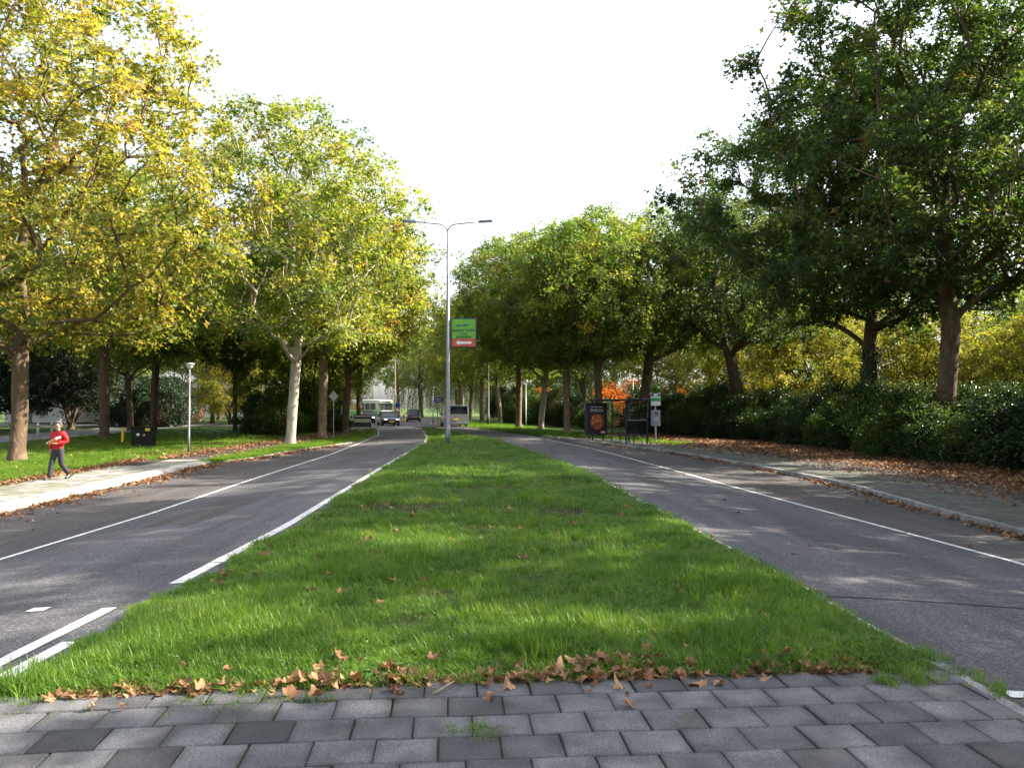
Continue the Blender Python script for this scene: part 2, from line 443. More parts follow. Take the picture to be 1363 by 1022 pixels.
M['leaf_shrub2'] = leaf_mat('light_shrub_leaf', [(0, (0.03, 0.065, 0.014)), (0.6, (0.06, 0.11, 0.02)), (1, (0.12, 0.15, 0.03))], 0.42, 1.5)
M['leaf_ever'] = leaf_mat('evergreen_leaf', [(0, (0.012, 0.032, 0.015)), (1, (0.035, 0.065, 0.025))], 0.2, 1.2)
M['leaf_willow'] = leaf_mat('willow_leaf', [(0, (0.06, 0.10, 0.035)), (1, (0.15, 0.18, 0.06))], 0.45, 1.5)
M['ivy'] = leaf_mat('ivy_leaf', [(0, (0.012, 0.035, 0.010)), (1, (0.035, 0.075, 0.02))], 0.15, 1.2, 0.3)
M['litter'] = leaf_mat('fallen_leaf_brown', [(0, (0.075, 0.038, 0.02)), (0.35, (0.17, 0.082, 0.040)), (0.7, (0.29, 0.155, 0.075)), (1, (0.46, 0.31, 0.16))], 0.18, 1.0, 0.6, tshift=(1.1, 0.9, 0.7))
M['bark_pale'] = bark_mat('pale_plane_bark', [(0.16, 0.12, 0.08), (0.34, 0.30, 0.24), (0.50, 0.46, 0.38), (0.60, 0.56, 0.48)], 2.6)
M['bark_mid'] = bark_mat('mottled_plane_bark', [(0.09, 0.062, 0.04), (0.17, 0.125, 0.08), (0.26, 0.21, 0.13), (0.36, 0.31, 0.20)], 3.2)
M['bark_dark'] = bark_mat('brown_plane_bark', [(0.05, 0.034, 0.024), (0.10, 0.068, 0.045), (0.15, 0.105, 0.068), (0.22, 0.17, 0.11)], 3.4)

# ------------------------------------------------------------------ ground lines (metres; y is the distance ahead of the kerb)
LK = [(-10.3, -12), (-10.3, 12), (-10.35, 16.6), (-10.6, 20), (-10.85, 23.4), (-11.3, 28), (-11.2, 31), (-10.7, 33.5), (-10.55, 38), (-10.3, 40.5), (-9.6, 44), (-8.95, 48), (-9.7, 57), (-11.6, 68), (-13.5, 74)]
RK = [(8.45, -12), (8.45, 13), (8.6, 17), (8.95, 21), (8.9, 24), (8.6, 28), (8.1, 33), (7.2, 38), (5.85, 42), (4.6, 45), (2.6, 48), (0.4, 56), (-3.0, 70), (-4.6, 76)]
LLINE = [(-6.9, -12), (-6.97, 10.9), (-7.0, 15.5), (-7.45, 22.6), (-7.7, 28.4), (-7.95, 35), (-8.55, 43), (-8.8, 47), (-9.5, 57), (-11.4, 68), (-12.6, 72)]
RLINE = [(7.0, -12), (6.9, 10.8), (6.6, 13.6), (5.9, 19.7), (5.3, 26.2), (4.1, 36.7), (2.2, 45.6), (0.2, 56), (-3.2, 70)]
MLL = [(-3.55, 8.5), (-3.54, 12.6), (-4.04, 25.4), (-4.56, 42), (-5.3, 50), (-7.5, 67)]
MEDL = [(-3.28, 4.6), (-3.22, 8.5), (-3.22, 12.5), (-3.72, 25), (-4.28, 42), (-5.0, 50), (-7.2, 67), (-7.6, 69.5)]
MEDR = [(2.95, 4.6), (2.85, 9), (2.65, 12), (2.1, 21.8), (0.6, 33.4), (-1.3, 46), (-3.9, 57), (-6.6, 67), (-7.2, 69.5)]
LPB = [(-12.5, -12), (-12.5, 16), (-12.5, 22.5), (-13.0, 28), (-13.9, 33.8), (-14.0, 43), (-13.5, 50), (-13.6, 60), (-14.6, 72)]
RPB = [(11.3, -12), (11.3, 18), (11.4, 23.4), (11.1, 31.4), (9.9, 39), (8.7, 43), (7.4, 47.5), (5.8, 52)]


def xa(line, y):
    a = np.array(line); return np.interp(y, a[:, 1], a[:, 0])


def ribbon(name, fl, fr, y0, y1, mat, dz=0.0, step=0.6, nx=6, hump=0.0, kind='structure', parent=None, xstep=None):
    """sheet between two lines x = fl(y) and x = fr(y), following the ground"""
    ys = np.linspace(y0, y1, max(2, int((y1 - y0) / step) + 1))
    t = np.linspace(0, 1, nx + 1)
    a = np.array([fl(y) for y in ys]); b = np.array([fr(y) for y in ys])
    X = a[:, None] + (b - a)[:, None] * t[None]
    Y = np.repeat(ys[:, None], nx + 1, 1)
    Z = gz(X, Y) + dz + hump * (1 - (2 * t[None] - 1) ** 2)
    V = np.stack([X, Y, Z], -1).reshape(-1, 3)
    i = np.arange(len(ys) - 1)[:, None] * (nx + 1) + np.arange(nx)[None]
    F = np.stack([i, i + 1, i + nx + 2, i + nx + 1], -1).reshape(-1, 4)
    o = link(name, np_mesh(name, V, F, True), mat, parent)
    if kind and parent is None: o['kind'] = kind
    return o


# ground sheet to the horizon, sunk below the carriageway
def build_ground():
    xs = np.unique(np.concatenate([np.linspace(-900, -60, 12), np.linspace(-60, -36, 13), np.arange(-36, 26.01, 0.5), np.linspace(26, 60, 14), np.linspace(60, 900, 12)]))
    ys = np.unique(np.concatenate([np.linspace(-120, -12, 10), np.arange(-12, 76.01, 0.5), np.linspace(76, 140, 30), np.linspace(140, 1500, 20)]))
    X, Y = np.meshgrid(xs, ys)
    inside = (X > xa(LK, Y) - 0.35) & (X < xa(RK, Y) + 0.35) & (Y < 76)
    Z = gz(X, Y) + np.where(inside, -0.10, 0.045)
    Z = np.where(Y > 69, gz(X, Y) - 0.02, Z)
    n = len(xs)
    i = (np.arange(len(ys) - 1)[:, None] * n + np.arange(n - 1)[None])
    F = np.stack([i, i + 1, i + n + 1, i + n], -1).reshape(-1, 4)
    o = link('ground', np_mesh('ground', np.stack([X, Y, Z], -1).reshape(-1, 3), F, True), M['lawn'])
    o['kind'] = 'structure'


build_ground()
road = ribbon('road', lambda y: xa(LK, y), lambda y: xa(RK, y), -12, 76, M['road'], 0.0, 0.6, 30)
ribbon('bus_bay_left', lambda y: xa(LK, y), lambda y: xa(LLINE, y), -12, 47, M['bay'], 0.005, 0.6, 6)
ribbon('bus_bay_right', lambda y: xa(RLINE, y), lambda y: xa(RK, y), -12, 47.5, M['bay'], 0.005, 0.6, 6)
# junction behind the median and the road on from there
JC = [(-9.0, 74), (-12.5, 100), (-17, 130), (-25, 170), (-40, 215)]
road_on = ribbon('far_road', lambda y: xa(JC, y) - 5.5, lambda y: xa(JC, y) + 5.0, 75.6, 215, M['road'], 0.03, 3, 6)
ribbon('side_street', lambda y: -60, lambda y: xa(JC, y) - 5.0, 80, 92, M['road'], 0.036, 2, 8)
ribbon('service_road', lambda y: np.interp(y, [30, 64, 90], [-33.5, -36.5, -40]), lambda y: np.interp(y, [30, 64, 90], [-27, -30.2, -33]), 20, 92, M['kerb'], 0.06, 1.5, 4)
# strips beside the road
ms = ribbon('median_soil', lambda y: xa(MEDL, y), lambda y: xa(MEDR, y), 4.9, 69.5, M['soil'], 0.025, 0.25, 20)
for v in ms.data.vertices:
    x, y = v.co.x, v.co.y
    ey = 5.26 + 0.085 * x - 0.02 * max(0.0, -x - 1) ** 2
    y = max(y, ey)
    tt = (x - float(xa(MEDL, y))) / float(xa(MEDR, y) - xa(MEDL, y))
    v.co.y = y
    v.co.z = float(gz(x, y)) + 0.02 + 0.055 * (1 - (2 * tt - 1) ** 2) * float(S((y - ey) / 1.2)) + 0.008
ribbon('path_right', lambda y: xa(RPB, y) - 0.02, lambda y: xa(RPB, y) + 1.8, -12, 52, M['path'], 0.09, 0.8, 3)
ribbon('leaf_mould_verge', lambda y: xa(RPB, y) + 1.75, lambda y: xa(RPB, y) + 9, -12, 62, M['earth'], 0.075, 0.8, 6)
ribbon('path_left', lambda y: xa(LPB, y), lambda y: xa(LPB, y) + 1.7, 31, 72, M['path'], 0.07, 0.8, 3)
ribbon('path_left_rear', lambda y: xa(LPB, y) - 0.95, lambda y: xa(LPB, y) + 0.02, -12, 31.2, M['path'], 0.088, 0.8, 2)
pave_r = ribbon('pavement_right', lambda y: xa(RK, y) + 0.14, lambda y: xa(RPB, y), -12, 50, M['tile_r'], 0.10, 0.6, 6)
pave_l = ribbon('pavement_left', lambda y: xa(LPB, y), lambda y: xa(LK, y) - 0.14, -12, 31.5, M['tile_l'], 0.10, 0.6, 6)


# ------------------------------------------------------------------ kerbs, slabs, markings
def kerb_line(name, line, y0, y1, width, height, mat, side, piece=1.0, base=-0.12):
    """row of kerb stones along a line; each stone its own piece"""
    root = empty(name, (0, 0, 0)); root['kind'] = 'structure'
    bm = bmesh.new(); add_box(bm, (0, 0, 0), (width, piece - 0.012, height - base), 0.015)
    me = bm_mesh('kerb_stone', bm)
    y = y0
    while y < y1:
        x0, x1 = float(xa(line, y)), float(xa(line, y + piece))
        L = math.hypot(x1 - x0, piece)
        dy = piece * piece / L
        x1 = float(xa(line, y + dy))
        cx, cyy = (x0 + x1) / 2 + side * width / 2, y + dy / 2
        o = link('kerb_stone', me, mat, root, (cx, cyy, float(gz(cx, cyy)) + (height + base) / 2 + random.uniform(-.004, .004)),
                 (0, random.uniform(-.01, .01), -math.atan2(x1 - x0, dy) + random.uniform(-.004, .004)))
        y += dy
    return root


kerb_line('kerb_right', RK, 8, 50, 0.15, 0.125, M['kerb'], 1)
kerb_line('kerb_left', LK, 12, 29.0, 0.42, 0.15, M['kerb_white'], -1)
kerb_line('kerb_verge', LK, 30.0, 68, 0.13, 0.075, M['kerb'], -1)


def slab_mesh(name, sx, sy, h=0.06, bev=0.006):
    bm = bmesh.new(); add_box(bm, (0, 0, 0), (sx, sy, h), bev, seg=1)
    return bm_mesh(name, bm)


def slabs_side(root, line, off, ncol, y0, nrow, mat, side):
    me = slab_mesh('paving_slab', 0.292, 0.292)
    for r in range(nrow):
        y = y0 + r * 0.3
        for c in range(ncol):
            x = float(xa(line, y)) + side * (off + 0.15 + c * 0.3)
            yy = y + (0.15 if c % 2 else 0)
            a = math.atan2(float(xa(line, y + 0.5) - xa(line, y - 0.5)), 1.0)
            link('paving_slab', me, mat, root, (x, yy, float(gz(x, yy)) + 0.096 + random.uniform(-.003, .004)),
                 (random.uniform(-.012, .012), random.uniform(-.012, .012), -a))


slabs_side(pave_r, RK, 0.16, 8, 12.6, 36, M['tile_r'], 1)
slabs_side(pave_l, LK, 0.43, 7, 15.8, 40, M['tile_l'], -1)

# paving across the nose of the median
bed = ribbon('pavement', lambda y: -3.5, lambda y: 3.0, -6, 5.42, M['joint'], 0.036, 0.5, 8)
ROT = R(4.6)
slab_a = slab_mesh('paving_slab', 0.328, 0.293, 0.06)
slab_h = slab_mesh('paving_slab', 0.160, 0.293, 0.06)
for r in range(-3, 13):
    v = 5.36 - 0.15 - r * 0.3
    last = None
    for c in range(-14, 14):
        u = c * 0.335 + (0.17 if r % 2 else 0.0) + random.uniform(-.004, .004) - 0.06
        bend = -0.012 * max(0.0, -u - 0.8) ** 2
        x = u * math.cos(ROT)
        y = v + u * math.sin(ROT) + bend
        lim = 5.27 + 0.085 * x - 0.02 * max(0.0, -x - 1) ** 2
        if y > lim or x < -3.35 or x > 2.80 or y < 1.6: continue
        a = ROT + 0.024 * max(0.0, -u - 0.8)
        link('paving_slab', slab_a, M['tile'], bed, (x, y, float(gz(x, y)) + 0.018 + random.uniform(-.0035, .0035)),
             (random.uniform(-.011, .011), random.uniform(-.011, .011), a + random.uniform(-.006, .006)))
        last = (x, y)
    if last and 2.99 - last[0] - 0.168 > 0.03:      # cut slab closing the row at the kerb
        g = 2.99 - last[0] - 0.168
        link('paving_slab', slab_a, M['tile'], bed, (last[0] + 0.168 + g / 2, last[1] + (0.168 + g / 2) * math.sin(ROT), 0.017), (0, 0, ROT), (g / 0.334, 1, 1))
NOSE_R = [(3.0, -6), (3.0, 5.2), (2.96, 5.9), (2.9, 7.0)]
NOSE_L = [(-3.5, -6), (-3.46, 4.2), (-3.36, 5.1)]
kerb_line('kerb_nose', NOSE_R, 0.5, 6.2, 0.10, 0.055, M['kerb'], 1)
kerb_line('kerb_nose', NOSE_L, 0.5, 5.0, 0.10, 0.05, M['kerb'], -1)


def stripe(line, y0, y1, w, piece=None, gap=0.03, dx=0.0, dz=0.006, mat=None):
    """painted line laid on the road in lengths"""
    piece = piece or (y1 - y0)
    y = y0
    while y < y1 - 0.02:
        e = min(y + piece - gap, y1)
        ribbon('road_line', lambda q: xa(line, q) - w / 2 + dx, lambda q: xa(line, q) + w / 2 + dx, y, e, mat or M['paint'], dz, 0.5, 2, parent=road)
        y += piece


stripe(LLINE, 7, 72, 0.10, 8.0, 0.02, dz=0.010)
stripe(MLL, 8.5, 13, 0.15, 1.15, 0.035)
stripe(MLL, 13, 67, 0.14, 9.0, 0.02)
stripe([(-3.77, 3), (-3.74, 9)], 4.9, 7.53, 0.13)
stripe([(-3.50, 3), (-3.52, 9)], 4.6, 6.43, 0.13)
ribbon('road_line', lambda q: -4.55, lambda q: -4.38, 7.52, 7.66, M['paint'], 0.006, 0.1, 1, parent=road)
stripe(RLINE, 6, 46.5, 0.11, 2.9, 0.018, dz=0.010)
stripe(MEDR, 6.6, 66, 0.10, 5.0, 0.02, dx=0.13)
ribbon('road_line', lambda q: 3.22, lambda q: 6.4, 5.20, 5.33, M['paint'], 0.006, 0.1, 6, parent=road)
ribbon('road_patch', lambda q: 3.35, lambda q: 4.0, 19.5, 24.5, M['path'], 0.004, 0.5, 2, parent=road)
ribbon('road_patch', lambda q: -6.2, lambda q: -5.3, 13.5, 17.5, M['bay'], 0.004, 0.5, 2, parent=road)
ribbon('tar_seam', lambda q: 2.95, lambda q: 6.8, 7.95, 7.985, M['tar'], 0.005, 0.1, 8, parent=road)


# ------------------------------------------------------------------ trees
def unit(v):
    return v / (np.linalg.norm(v, axis=-1, keepdims=True) + 1e-9)


def grow(rng, H, Rc, fork, base_r, ncl, zb=None, lean=(0, 0), stems=1, top=0.35, flat=1.0, bf=0.38, up=0.12):
    """branch skeleton: cluster centres spread through the crown are joined to the nearest limb"""
    zb = fork + 0.3 if zb is None else zb
    ph = rng.uniform(0, 6.28, 8); am = rng.uniform(0.08, 0.2, 4)
    C = []
    tries = 0
    dmin = 0.62 * (Rc * Rc * (H - zb) * 2.6 / ncl) ** (1 / 3)
    while len(C) < ncl and tries < 40000:
        tries += 1
        if tries % 6000 == 0: dmin *= 0.85
        t = rng.uniform(0, 1)
        rr = math.sqrt(max(0, 1 - ((t - top) / (1 - top)) ** 2)) if t > top else 0.62 + 0.38 * (t / top)
        a = rng.uniform(0, 6.283)
        lump = 1 + am[0] * math.sin(2 * a + ph[0]) + am[1] * math.sin(3 * a + ph[1] + 3 * t) + am[2] * math.sin(5 * a + ph[2] + 5 * t) + am[3] * math.sin(7 * t + ph[3] + a)
        q = rng.uniform(0, 1) ** 0.42
        r = Rc * rr * lump * q * (1.0 if rng.uniform() < 0.85 else 1.13)
        p = np.array([r * math.cos(a) + lean[0] * (0.3 + t), r * math.sin(a) + lean[1] * (0.3 + t), zb + (H - zb) * t * (1 + 0.06 * math.sin(3 * a + ph[4]))])
        if C and np.min(np.linalg.norm(np.array(C) - p, axis=1)) < dmin: continue
        C.append(p)
    C = np.array(C)
    pos, par, plen = [np.zeros(3)], [-1], [0.0]

    def add(p, k):
        pos.append(p); par.append(k); plen.append(plen[k] + np.linalg.norm(p - pos[k])); return len(pos) - 1
    trunk_nodes = []
    for s in range(stems):
        k = 0
        if stems > 1:
            a = 6.283 * s / stems + rng.uniform(-.4, .4); sl = rng.uniform(0.25, 0.5)
            d = np.array([math.cos(a) * sl, math.sin(a) * sl, 1.0])
        else:
            d = np.array([lean[0] * 0.09, lean[1] * 0.09, 1.0])
        p = np.zeros(3); z = 0.0; w = rng.uniform(-.04, .04, 2)
        topz = zb + (H - zb) * (0.5 if stems == 1 else 0.4)
        while p[2] < topz:
            w = w * 0.8 + rng.normal(0, .03 if p[2] < fork else .09, 2)
            p = p + (d + np.array([w[0], w[1], 0])) * 0.5
            k = add(p.copy(), k)
            if p[2] >= fork * 0.92: trunk_nodes.append(k)
    order = np.argsort(np.linalg.norm(C - np.array([lean[0] * .4, lean[1] * .4, fork]), axis=1) + rng.uniform(0, 1.0, len(C)))
    tips = []
    first_ok = set(trunk_nodes)
    allowed = list(trunk_nodes)
    for ci in order:
        c = C[ci]
        P = np.array([pos[i] for i in allowed]); L = np.array([plen[i] for i in allowed])
        dv = c - P; dist = np.linalg.norm(dv, axis=1)
        cost = dist + bf * L + np.maximum(0, P[:, 2] - c[2] + 0.2) * 1.2
        k = allowed[int(np.argmin(cost))]
        p0 = pos[k]; ln = np.linalg.norm(c - p0)
        n = max(1, int(round(ln / 0.8)))
        ctrl = (p0 + c) / 2 + np.array([0, 0, up * ln]) + rng.normal(0, 0.06 * ln, 3)
        prev = k
        for j in range(1, n + 1):
            u = j / n
            p = (1 - u) ** 2 * p0 + 2 * u * (1 - u) * ctrl + u * u * c
            if j < n: p = p + rng.normal(0, 0.05, 3)
            prev = add(p, prev); allowed.append(prev)
        tips.append(prev)
    pos = np.array(pos); par = np.array(par)
    w = np.zeros(len(pos))
    for t in tips: w[t] += 1
    for i in range(len(pos) - 1, 0, -1): w[par[i]] += w[i]
    w = np.maximum(w, 0.5)
    rad = base_r * (w / w[0]) ** 0.46
    if stems > 1: rad = np.maximum(rad * 0.8, 0.012)
    rad = np.maximum(rad, 0.014)
    # flare at the foot
    fl = pos[:, 2] < 0.6
    rad[fl] *= 1 + 0.32 * (1 - pos[fl, 2] / 0.6) ** 2
    return pos, par, rad, pos[tips]


def skin(pos, par, rad, rng, twigs=None):
    """tubes along the limbs of a skeleton"""
    kids = [[] for _ in pos]
    for i in range(1, len(pos)): kids[par[i]].append(i)
    chains = []
    stack = [(0, None)]
    while stack:
        i, start = stack.pop()
        ch = [start, i] if start is not None else [i]
        while kids[i]:
            ks = sorted(kids[i], key=lambda k: -rad[k])
            for k in ks[1:]: stack.append((k, i))
            i = ks[0]; ch.append(i)
        chains.append(ch)
    V, F = [], []
    nv = 0
    for ch in chains:
        if len(ch) < 2: continue
        P = pos[ch]; r = rad[ch].copy()
        r[0] = min(r[0], r[1] * 1.25) if ch[0] != 0 else r[0]
        r[-1] *= 0.5
        n = 12 if r.max() > 0.16 else (7 if r.max() > 0.06 else (5 if r.max() > 0.03 else 4))
        T = np.gradient(P, axis=0); T = unit(T)
        up = np.array([1.0, 0.2, 0.1]); rings = []
        for k in range(len(P)):
            up = up - T[k] * np.dot(up, T[k]); up = up / (np.linalg.norm(up) + 1e-9)
            b = np.cross(T[k], up)
            a = np.arange(n) * 2 * np.pi / n
            lob = 1 + (0.07 * np.sin(3 * a + 1.3) + 0.05 * np.sin(5 * a + k * 0.2)) * (r[k] > 0.12)
            rings.append(P[k] + (r[k] * lob)[:, None] * (np.cos(a)[:, None] * up + np.sin(a)[:, None] * b))
        V.append(np.concatenate(rings))
        m = len(P)
        i0 = (np.arange(m - 1)[:, None] * n + np.arange(n)[None]).reshape(-1)
        i1 = (np.arange(m - 1)[:, None] * n + ((np.arange(n) + 1) % n)[None]).reshape(-1)
        F.append(np.stack([i0, i1, i1 + n, i0 + n], -1) + nv)
        nv += m * n
    if twigs is not None:
        A, B, r0 = twigs
        d = unit(B - A); u = unit(np.cross(d, np.array([0.3, 0.9, 0.2]))); w = np.cross(d, u)
        vs_ = []
        for k in range(3):
            a = 2.094 * k
            vs_.append(A + r0 * (math.cos(a) * u + math.sin(a) * w))
        for k in range(3):
            a = 2.094 * k
            vs_.append(B + r0 * 0.35 * (math.cos(a) * u + math.sin(a) * w))
        W = np.stack(vs_, 1).reshape(-1, 3)
        b = (np.arange(len(A)) * 6)[:, None]
        for k in range(3):
            F.append(np.concatenate([b + k, b + (k + 1) % 3, b + 3 + (k + 1) % 3, b + 3 + k], 1) + nv)
        V.append(W)
    return np.concatenate(V), np.concatenate(F)


LOBED = np.array([[0, 0, 0], [-0.50, 0.52, 0.10], [-0.16, 0.52, -0.03], [0, 1.0, -0.12], [0.16, 0.52, -0.03], [0.50, 0.52, 0.10]])
LOBED_F = np.array([[0, 2, 1], [0, 4, 2], [2, 4, 3], [0, 5, 4]])
OVAL = np.array([[0, 0, 0], [-0.28, 0.5, 0.07], [0, 1.0, -0.08], [0.28, 0.5, 0.07]])
OVAL_F = np.array([[0, 2, 1], [0, 3, 2]])


def scatter_leaves(pos, nrm, size, rng, shape=LOBED, faces=LOBED_F, tint=None, name='crown', updir=None):
    n = len(pos)
    nrm = unit(nrm)
    rv = rng.normal(0, 1, (n, 3)) if updir is None else updir + rng.normal(0, .35, (n, 3))
    v = unit(rv - nrm * np.sum(rv * nrm, 1, keepdims=True))
    u = np.cross(v, nrm)
    s = size[:, None]
    k = len(shape)
    V = np.empty((n, k, 3), np.float32)
    wob = rng.uniform(0.75, 1.25, (n, k))
    for j, (a, b, c) in enumerate(shape):
        V[:, j] = pos + s * ((a * wob[:, j])[:, None] * u + (b * wob[:, j])[:, None] * v + (c * 1.6 * wob[:, j])[:, None] * nrm)
    F = (np.arange(n) * k)[:, None, None] + faces[None]
    F = F.reshape(-1, 3)
    tint = rng.uniform(0, 1, n) if tint is None else tint
    return np_mesh(name, V.reshape(-1, 3), F, False, [('tint', 'FACE', 'FLOAT', np.repeat(np.clip(tint, 0, 1), len(faces)))])


def crown_leaves(C, n, rng, rc=(1.15, 0.8), size=(0.13, 0.23), shape=LOBED, faces=LOBED_F, centre=None, upw=0.75):
    ncl = len(C)
    wgt = rng.uniform(0.45, 1.5, ncl); wgt /= wgt.sum()
    which = rng.choice(ncl, n, p=wgt)
    d = unit(rng.normal(0, 1, (n, 3)))
    rr = rng.uniform(0, 1, n) ** 0.45
    rs = rng.uniform(0.75, 1.3, ncl)[which]
    off = d * (rr * rs)[:, None] * np.array([rc[0], rc[0], rc[1]])
    p = C[which] + off
    p[:, 2] -= 0.12 * (off[:, 0] ** 2 + off[:, 1] ** 2) ** 0.5
    cen = np.array([0, 0, C[:, 2].mean() - 2]) if centre is None else centre
    out = unit(p - cen)
    nr = np.array([0, 0, upw]) + 0.35 * out + rng.normal(0, 0.55, (n, 3))
    tint = np.clip(0.34 + rng.normal(0, 0.16, ncl)[which] + rng.normal(0, 0.19, n) + 0.10 * (rr - 0.7), 0, 1)
    return p, nr, rng.uniform(size[0], size[1], n), tint


def plane_proto(seed, H, Rc, fork, base_r, ncl, nleaf, lean=(0, 0), zb=None, size=(0.13, 0.31), rc=(1.3, 0.9), **kw):
    rng = np.random.default_rng(seed)
    pos, par, rad, C = grow(rng, H, Rc, fork, base_r, ncl, zb, lean, **kw)
    nt = 8
    A = np.repeat(C, nt, 0)
    B = A + unit(rng.normal(0, 1, A.shape) + np.array([0, 0, 0.2])) * rng.uniform(0.45, 1.25, (len(A), 1)) * np.array([rc[0], rc[0], rc[1]])
    V, F = skin(pos, par, rad, rng, (A, B, 0.012))
    trunk = np_mesh('trunk', V, F, True)
    # leaves sit along the twigs, so the crown breaks into sprays with gaps between
    wt = rng.uniform(0.3, 1.7, len(A)); wt /= wt.sum()
    w = rng.choice(len(A), nleaf, p=wt)
    u = rng.uniform(0.1, 1.08, nleaf) ** 0.7
    p = A[w] + (B - A)[w] * u[:, None] + rng.normal(0, 0.17, (nleaf, 3))
    p[:, 2] -= 0.25 * u * u
    out = unit(p - np.array([lean[0], lean[1], 0.5 * H]))
    nr = np.array([0, 0, 0.7]) + 0.4 * out + rng.normal(0, 0.5, (nleaf, 3))
    cl = rng.normal(0, 0.15, len(C))[w // nt]
    t = np.clip(0.36 + cl + rng.normal(0, 0.07, len(A))[w] + rng.normal(0, 0.17, nleaf), 0, 1)
    crown = scatter_leaves(p, nr, rng.uniform(size[0], size[1], nleaf), rng, tint=t)
    return trunk, crown


def place_tree(proto, x, y, rz, sc, bark, leaf, label, group=None, name='plane_tree', dz=0.03, cat='tree'):
    e = empty(name, (x, y, float(gz(x, y)) + dz), rz, label, cat, group)
    e.scale = (sc, sc, sc) if not hasattr(sc, '__len__') else sc
    link('trunk', proto[0], M[bark], e)
    c = link('crown', proto[1], M[leaf], e); c['kind'] = 'stuff'
    return e


P_A = plane_proto(11, 19.5, 7.6, 4.2, 0.29, 300, 46000, lean=(0.5, 0.3), zb=4.9)
P_B = plane_proto(22, 18.3, 7.2, 4.8, 0.27, 260, 40000, lean=(0.4, 0), zb=6.0)
P_C = plane_proto(33, 16.6, 6.6, 4.6, 0.27, 230, 34000, zb=6.2)
P_D = plane_proto(44, 21.0, 8.0, 3.8, 0.36, 300, 70000, lean=(0.2, 0), zb=7.2, rc=(1.4, 0.95))
P_E = plane_proto(55, 17.0, 7.4, 2.8, 0.38, 240, 42000, lean=(-0.3, 0), zb=6.4, bf=0.3)
P_M = plane_proto(66, 13.0, 6.2, 1.0, 0.34, 220, 30000, zb=2.2, stems=7, size=(0.16, 0.30))

# row on the left verge and lawn
place_tree(P_A, -19.2, 31.0, R(20), 1.0, 'bark_dark', 'leaf_gold', 'golden plane tree with a thick mottled trunk on the lawn behind the walking person')
place_tree(P_B, -12.2, 44.0, R(75), 1.0, 'bark_pale', 'leaf_aut', 'plane tree with a smooth almost white trunk on the left verge')
place_tree(P_C, -12.4, 52.3, R(200), 0.98, 'bark_mid', 'leaf_aut', 'plane tree with a slim olive trunk, second along the left verge after the white trunk')
place_tree(P_B, -12.4, 59.6, R(310), 0.92, 'bark_dark', 'leaf_aut', 'plane tree beside the striped board, third along the left verge')
place_tree(P_C, -13.6, 71.0, R(120), 1.0, 'bark_mid', 'leaf_aut', 'plane tree with a sunlit trunk behind the striped board')
place_tree(P_C, -25.6, 50.2, R(40), 1.05, 'bark_dark', 'leaf_mid', 'plane tree with a stout brown trunk left of the black utility cabinet')
place_tree(P_B, -31.5, 66.0, R(150), 0.9, 'bark_dark', 'leaf_mid', 'plane tree with a brown trunk straight behind the black utility cabinet')
place_tree(P_C, -26.7, 59.6, R(260), 0.95, 'bark_dark', 'leaf_mid', 'plane tree with a leaning brown trunk just right of the black utility cabinet')
place_tree(P_C, -21.7, 62.6, R(10), (0.62, 0.62, 0.85), 'bark_dark', 'leaf_grn', 'slender dark tree standing alone on the lawn between lamp and shrubs')
place_tree(P_M, -16.4, 63.5, R(0), 0.85, 'bark_dark', 'leaf_mid', 'many stemmed tree fanning out behind the white trunked plane', name='multi_stem_tree')
# row on the right
place_tree(P_D, 17.8, 33.0, R(180), 1.0, 'bark_dark', 'leaf_grn', 'tall plane tree with a curved side limb rising from the hedge near the picture edge')
place_tree(P_D, 18.2, 40.5, R(285), 0.92, 'bark_dark', 'leaf_grn', 'tall plane tree with an ivy clad trunk in the hedge')
place_tree(P_E, 16.2, 57.0, R(0), 1.02, 'bark_dark', 'leaf_grn', 'plane tree forking low into several limbs behind the hedge')
place_tree(P_E, 9.9, 62.0, R(100), 0.98, 'bark_mid', 'leaf_mid', 'plane tree with a sunlit strip on its trunk behind the bus shelter')
place_tree(P_C, 5.9, 54.5, R(80), 0.92, 'bark_dark', 'leaf_mid', 'plane tree rising straight behind the poster panel of the bus shelter')
place_tree(P_C, 3.9, 56.8, R(330), 0.86, 'bark_mid', 'leaf_mid', 'plane tree with a grey trunk on the verge left of the poster panel')
place_tree(P_B, 2.35, 65.2, R(30), 0.88, 'bark_pale', 'leaf_mid', 'plane tree with a slim pale trunk, second on the verge left of the poster panel')
place_tree(P_C, 0.6, 70.6, R(170), 1.0, 'bark_mid', 'leaf_mid', 'plane tree with a thick forked trunk, third on the verge left of the poster panel')
place_tree(P_B, -1.2, 84.0, R(210), 0.85, 'bark_mid', 'leaf_mid', 'plane tree far down the right verge, beyond the dark lamp pole')
place_tree(P_C, -3.4, 91.0, R(290), 0.9, 'bark_mid', 'leaf_aut', 'plane tree with a leaning trunk right of the silver van')
place_tree(P_B, -5.3, 100.0, R(60), 0.8, 'bark_mid', 'leaf_aut', 'plane tree with a straight trunk just beyond the silver van')
place_tree(P_C, -7.2, 112.0, R(10), 0.95, 'bark_mid', 'leaf_aut', 'plane tree farthest down the right verge behind the lamp post')
# the same row runs on beside the camera and shades the foreground
place_tree(P_D, 19.2, 17.0, R(70), 0.95, 'bark_mid', 'leaf_grn', 'plane tree at the picture edge, nearest of the right row', 'right row running on beside the viewer')
place_tree(P_D, 18.0, 6.0, R(230), 0.68, 'bark_mid', 'leaf_grn', 'plane tree of the right row beside the viewer', 'right row running on beside the viewer')



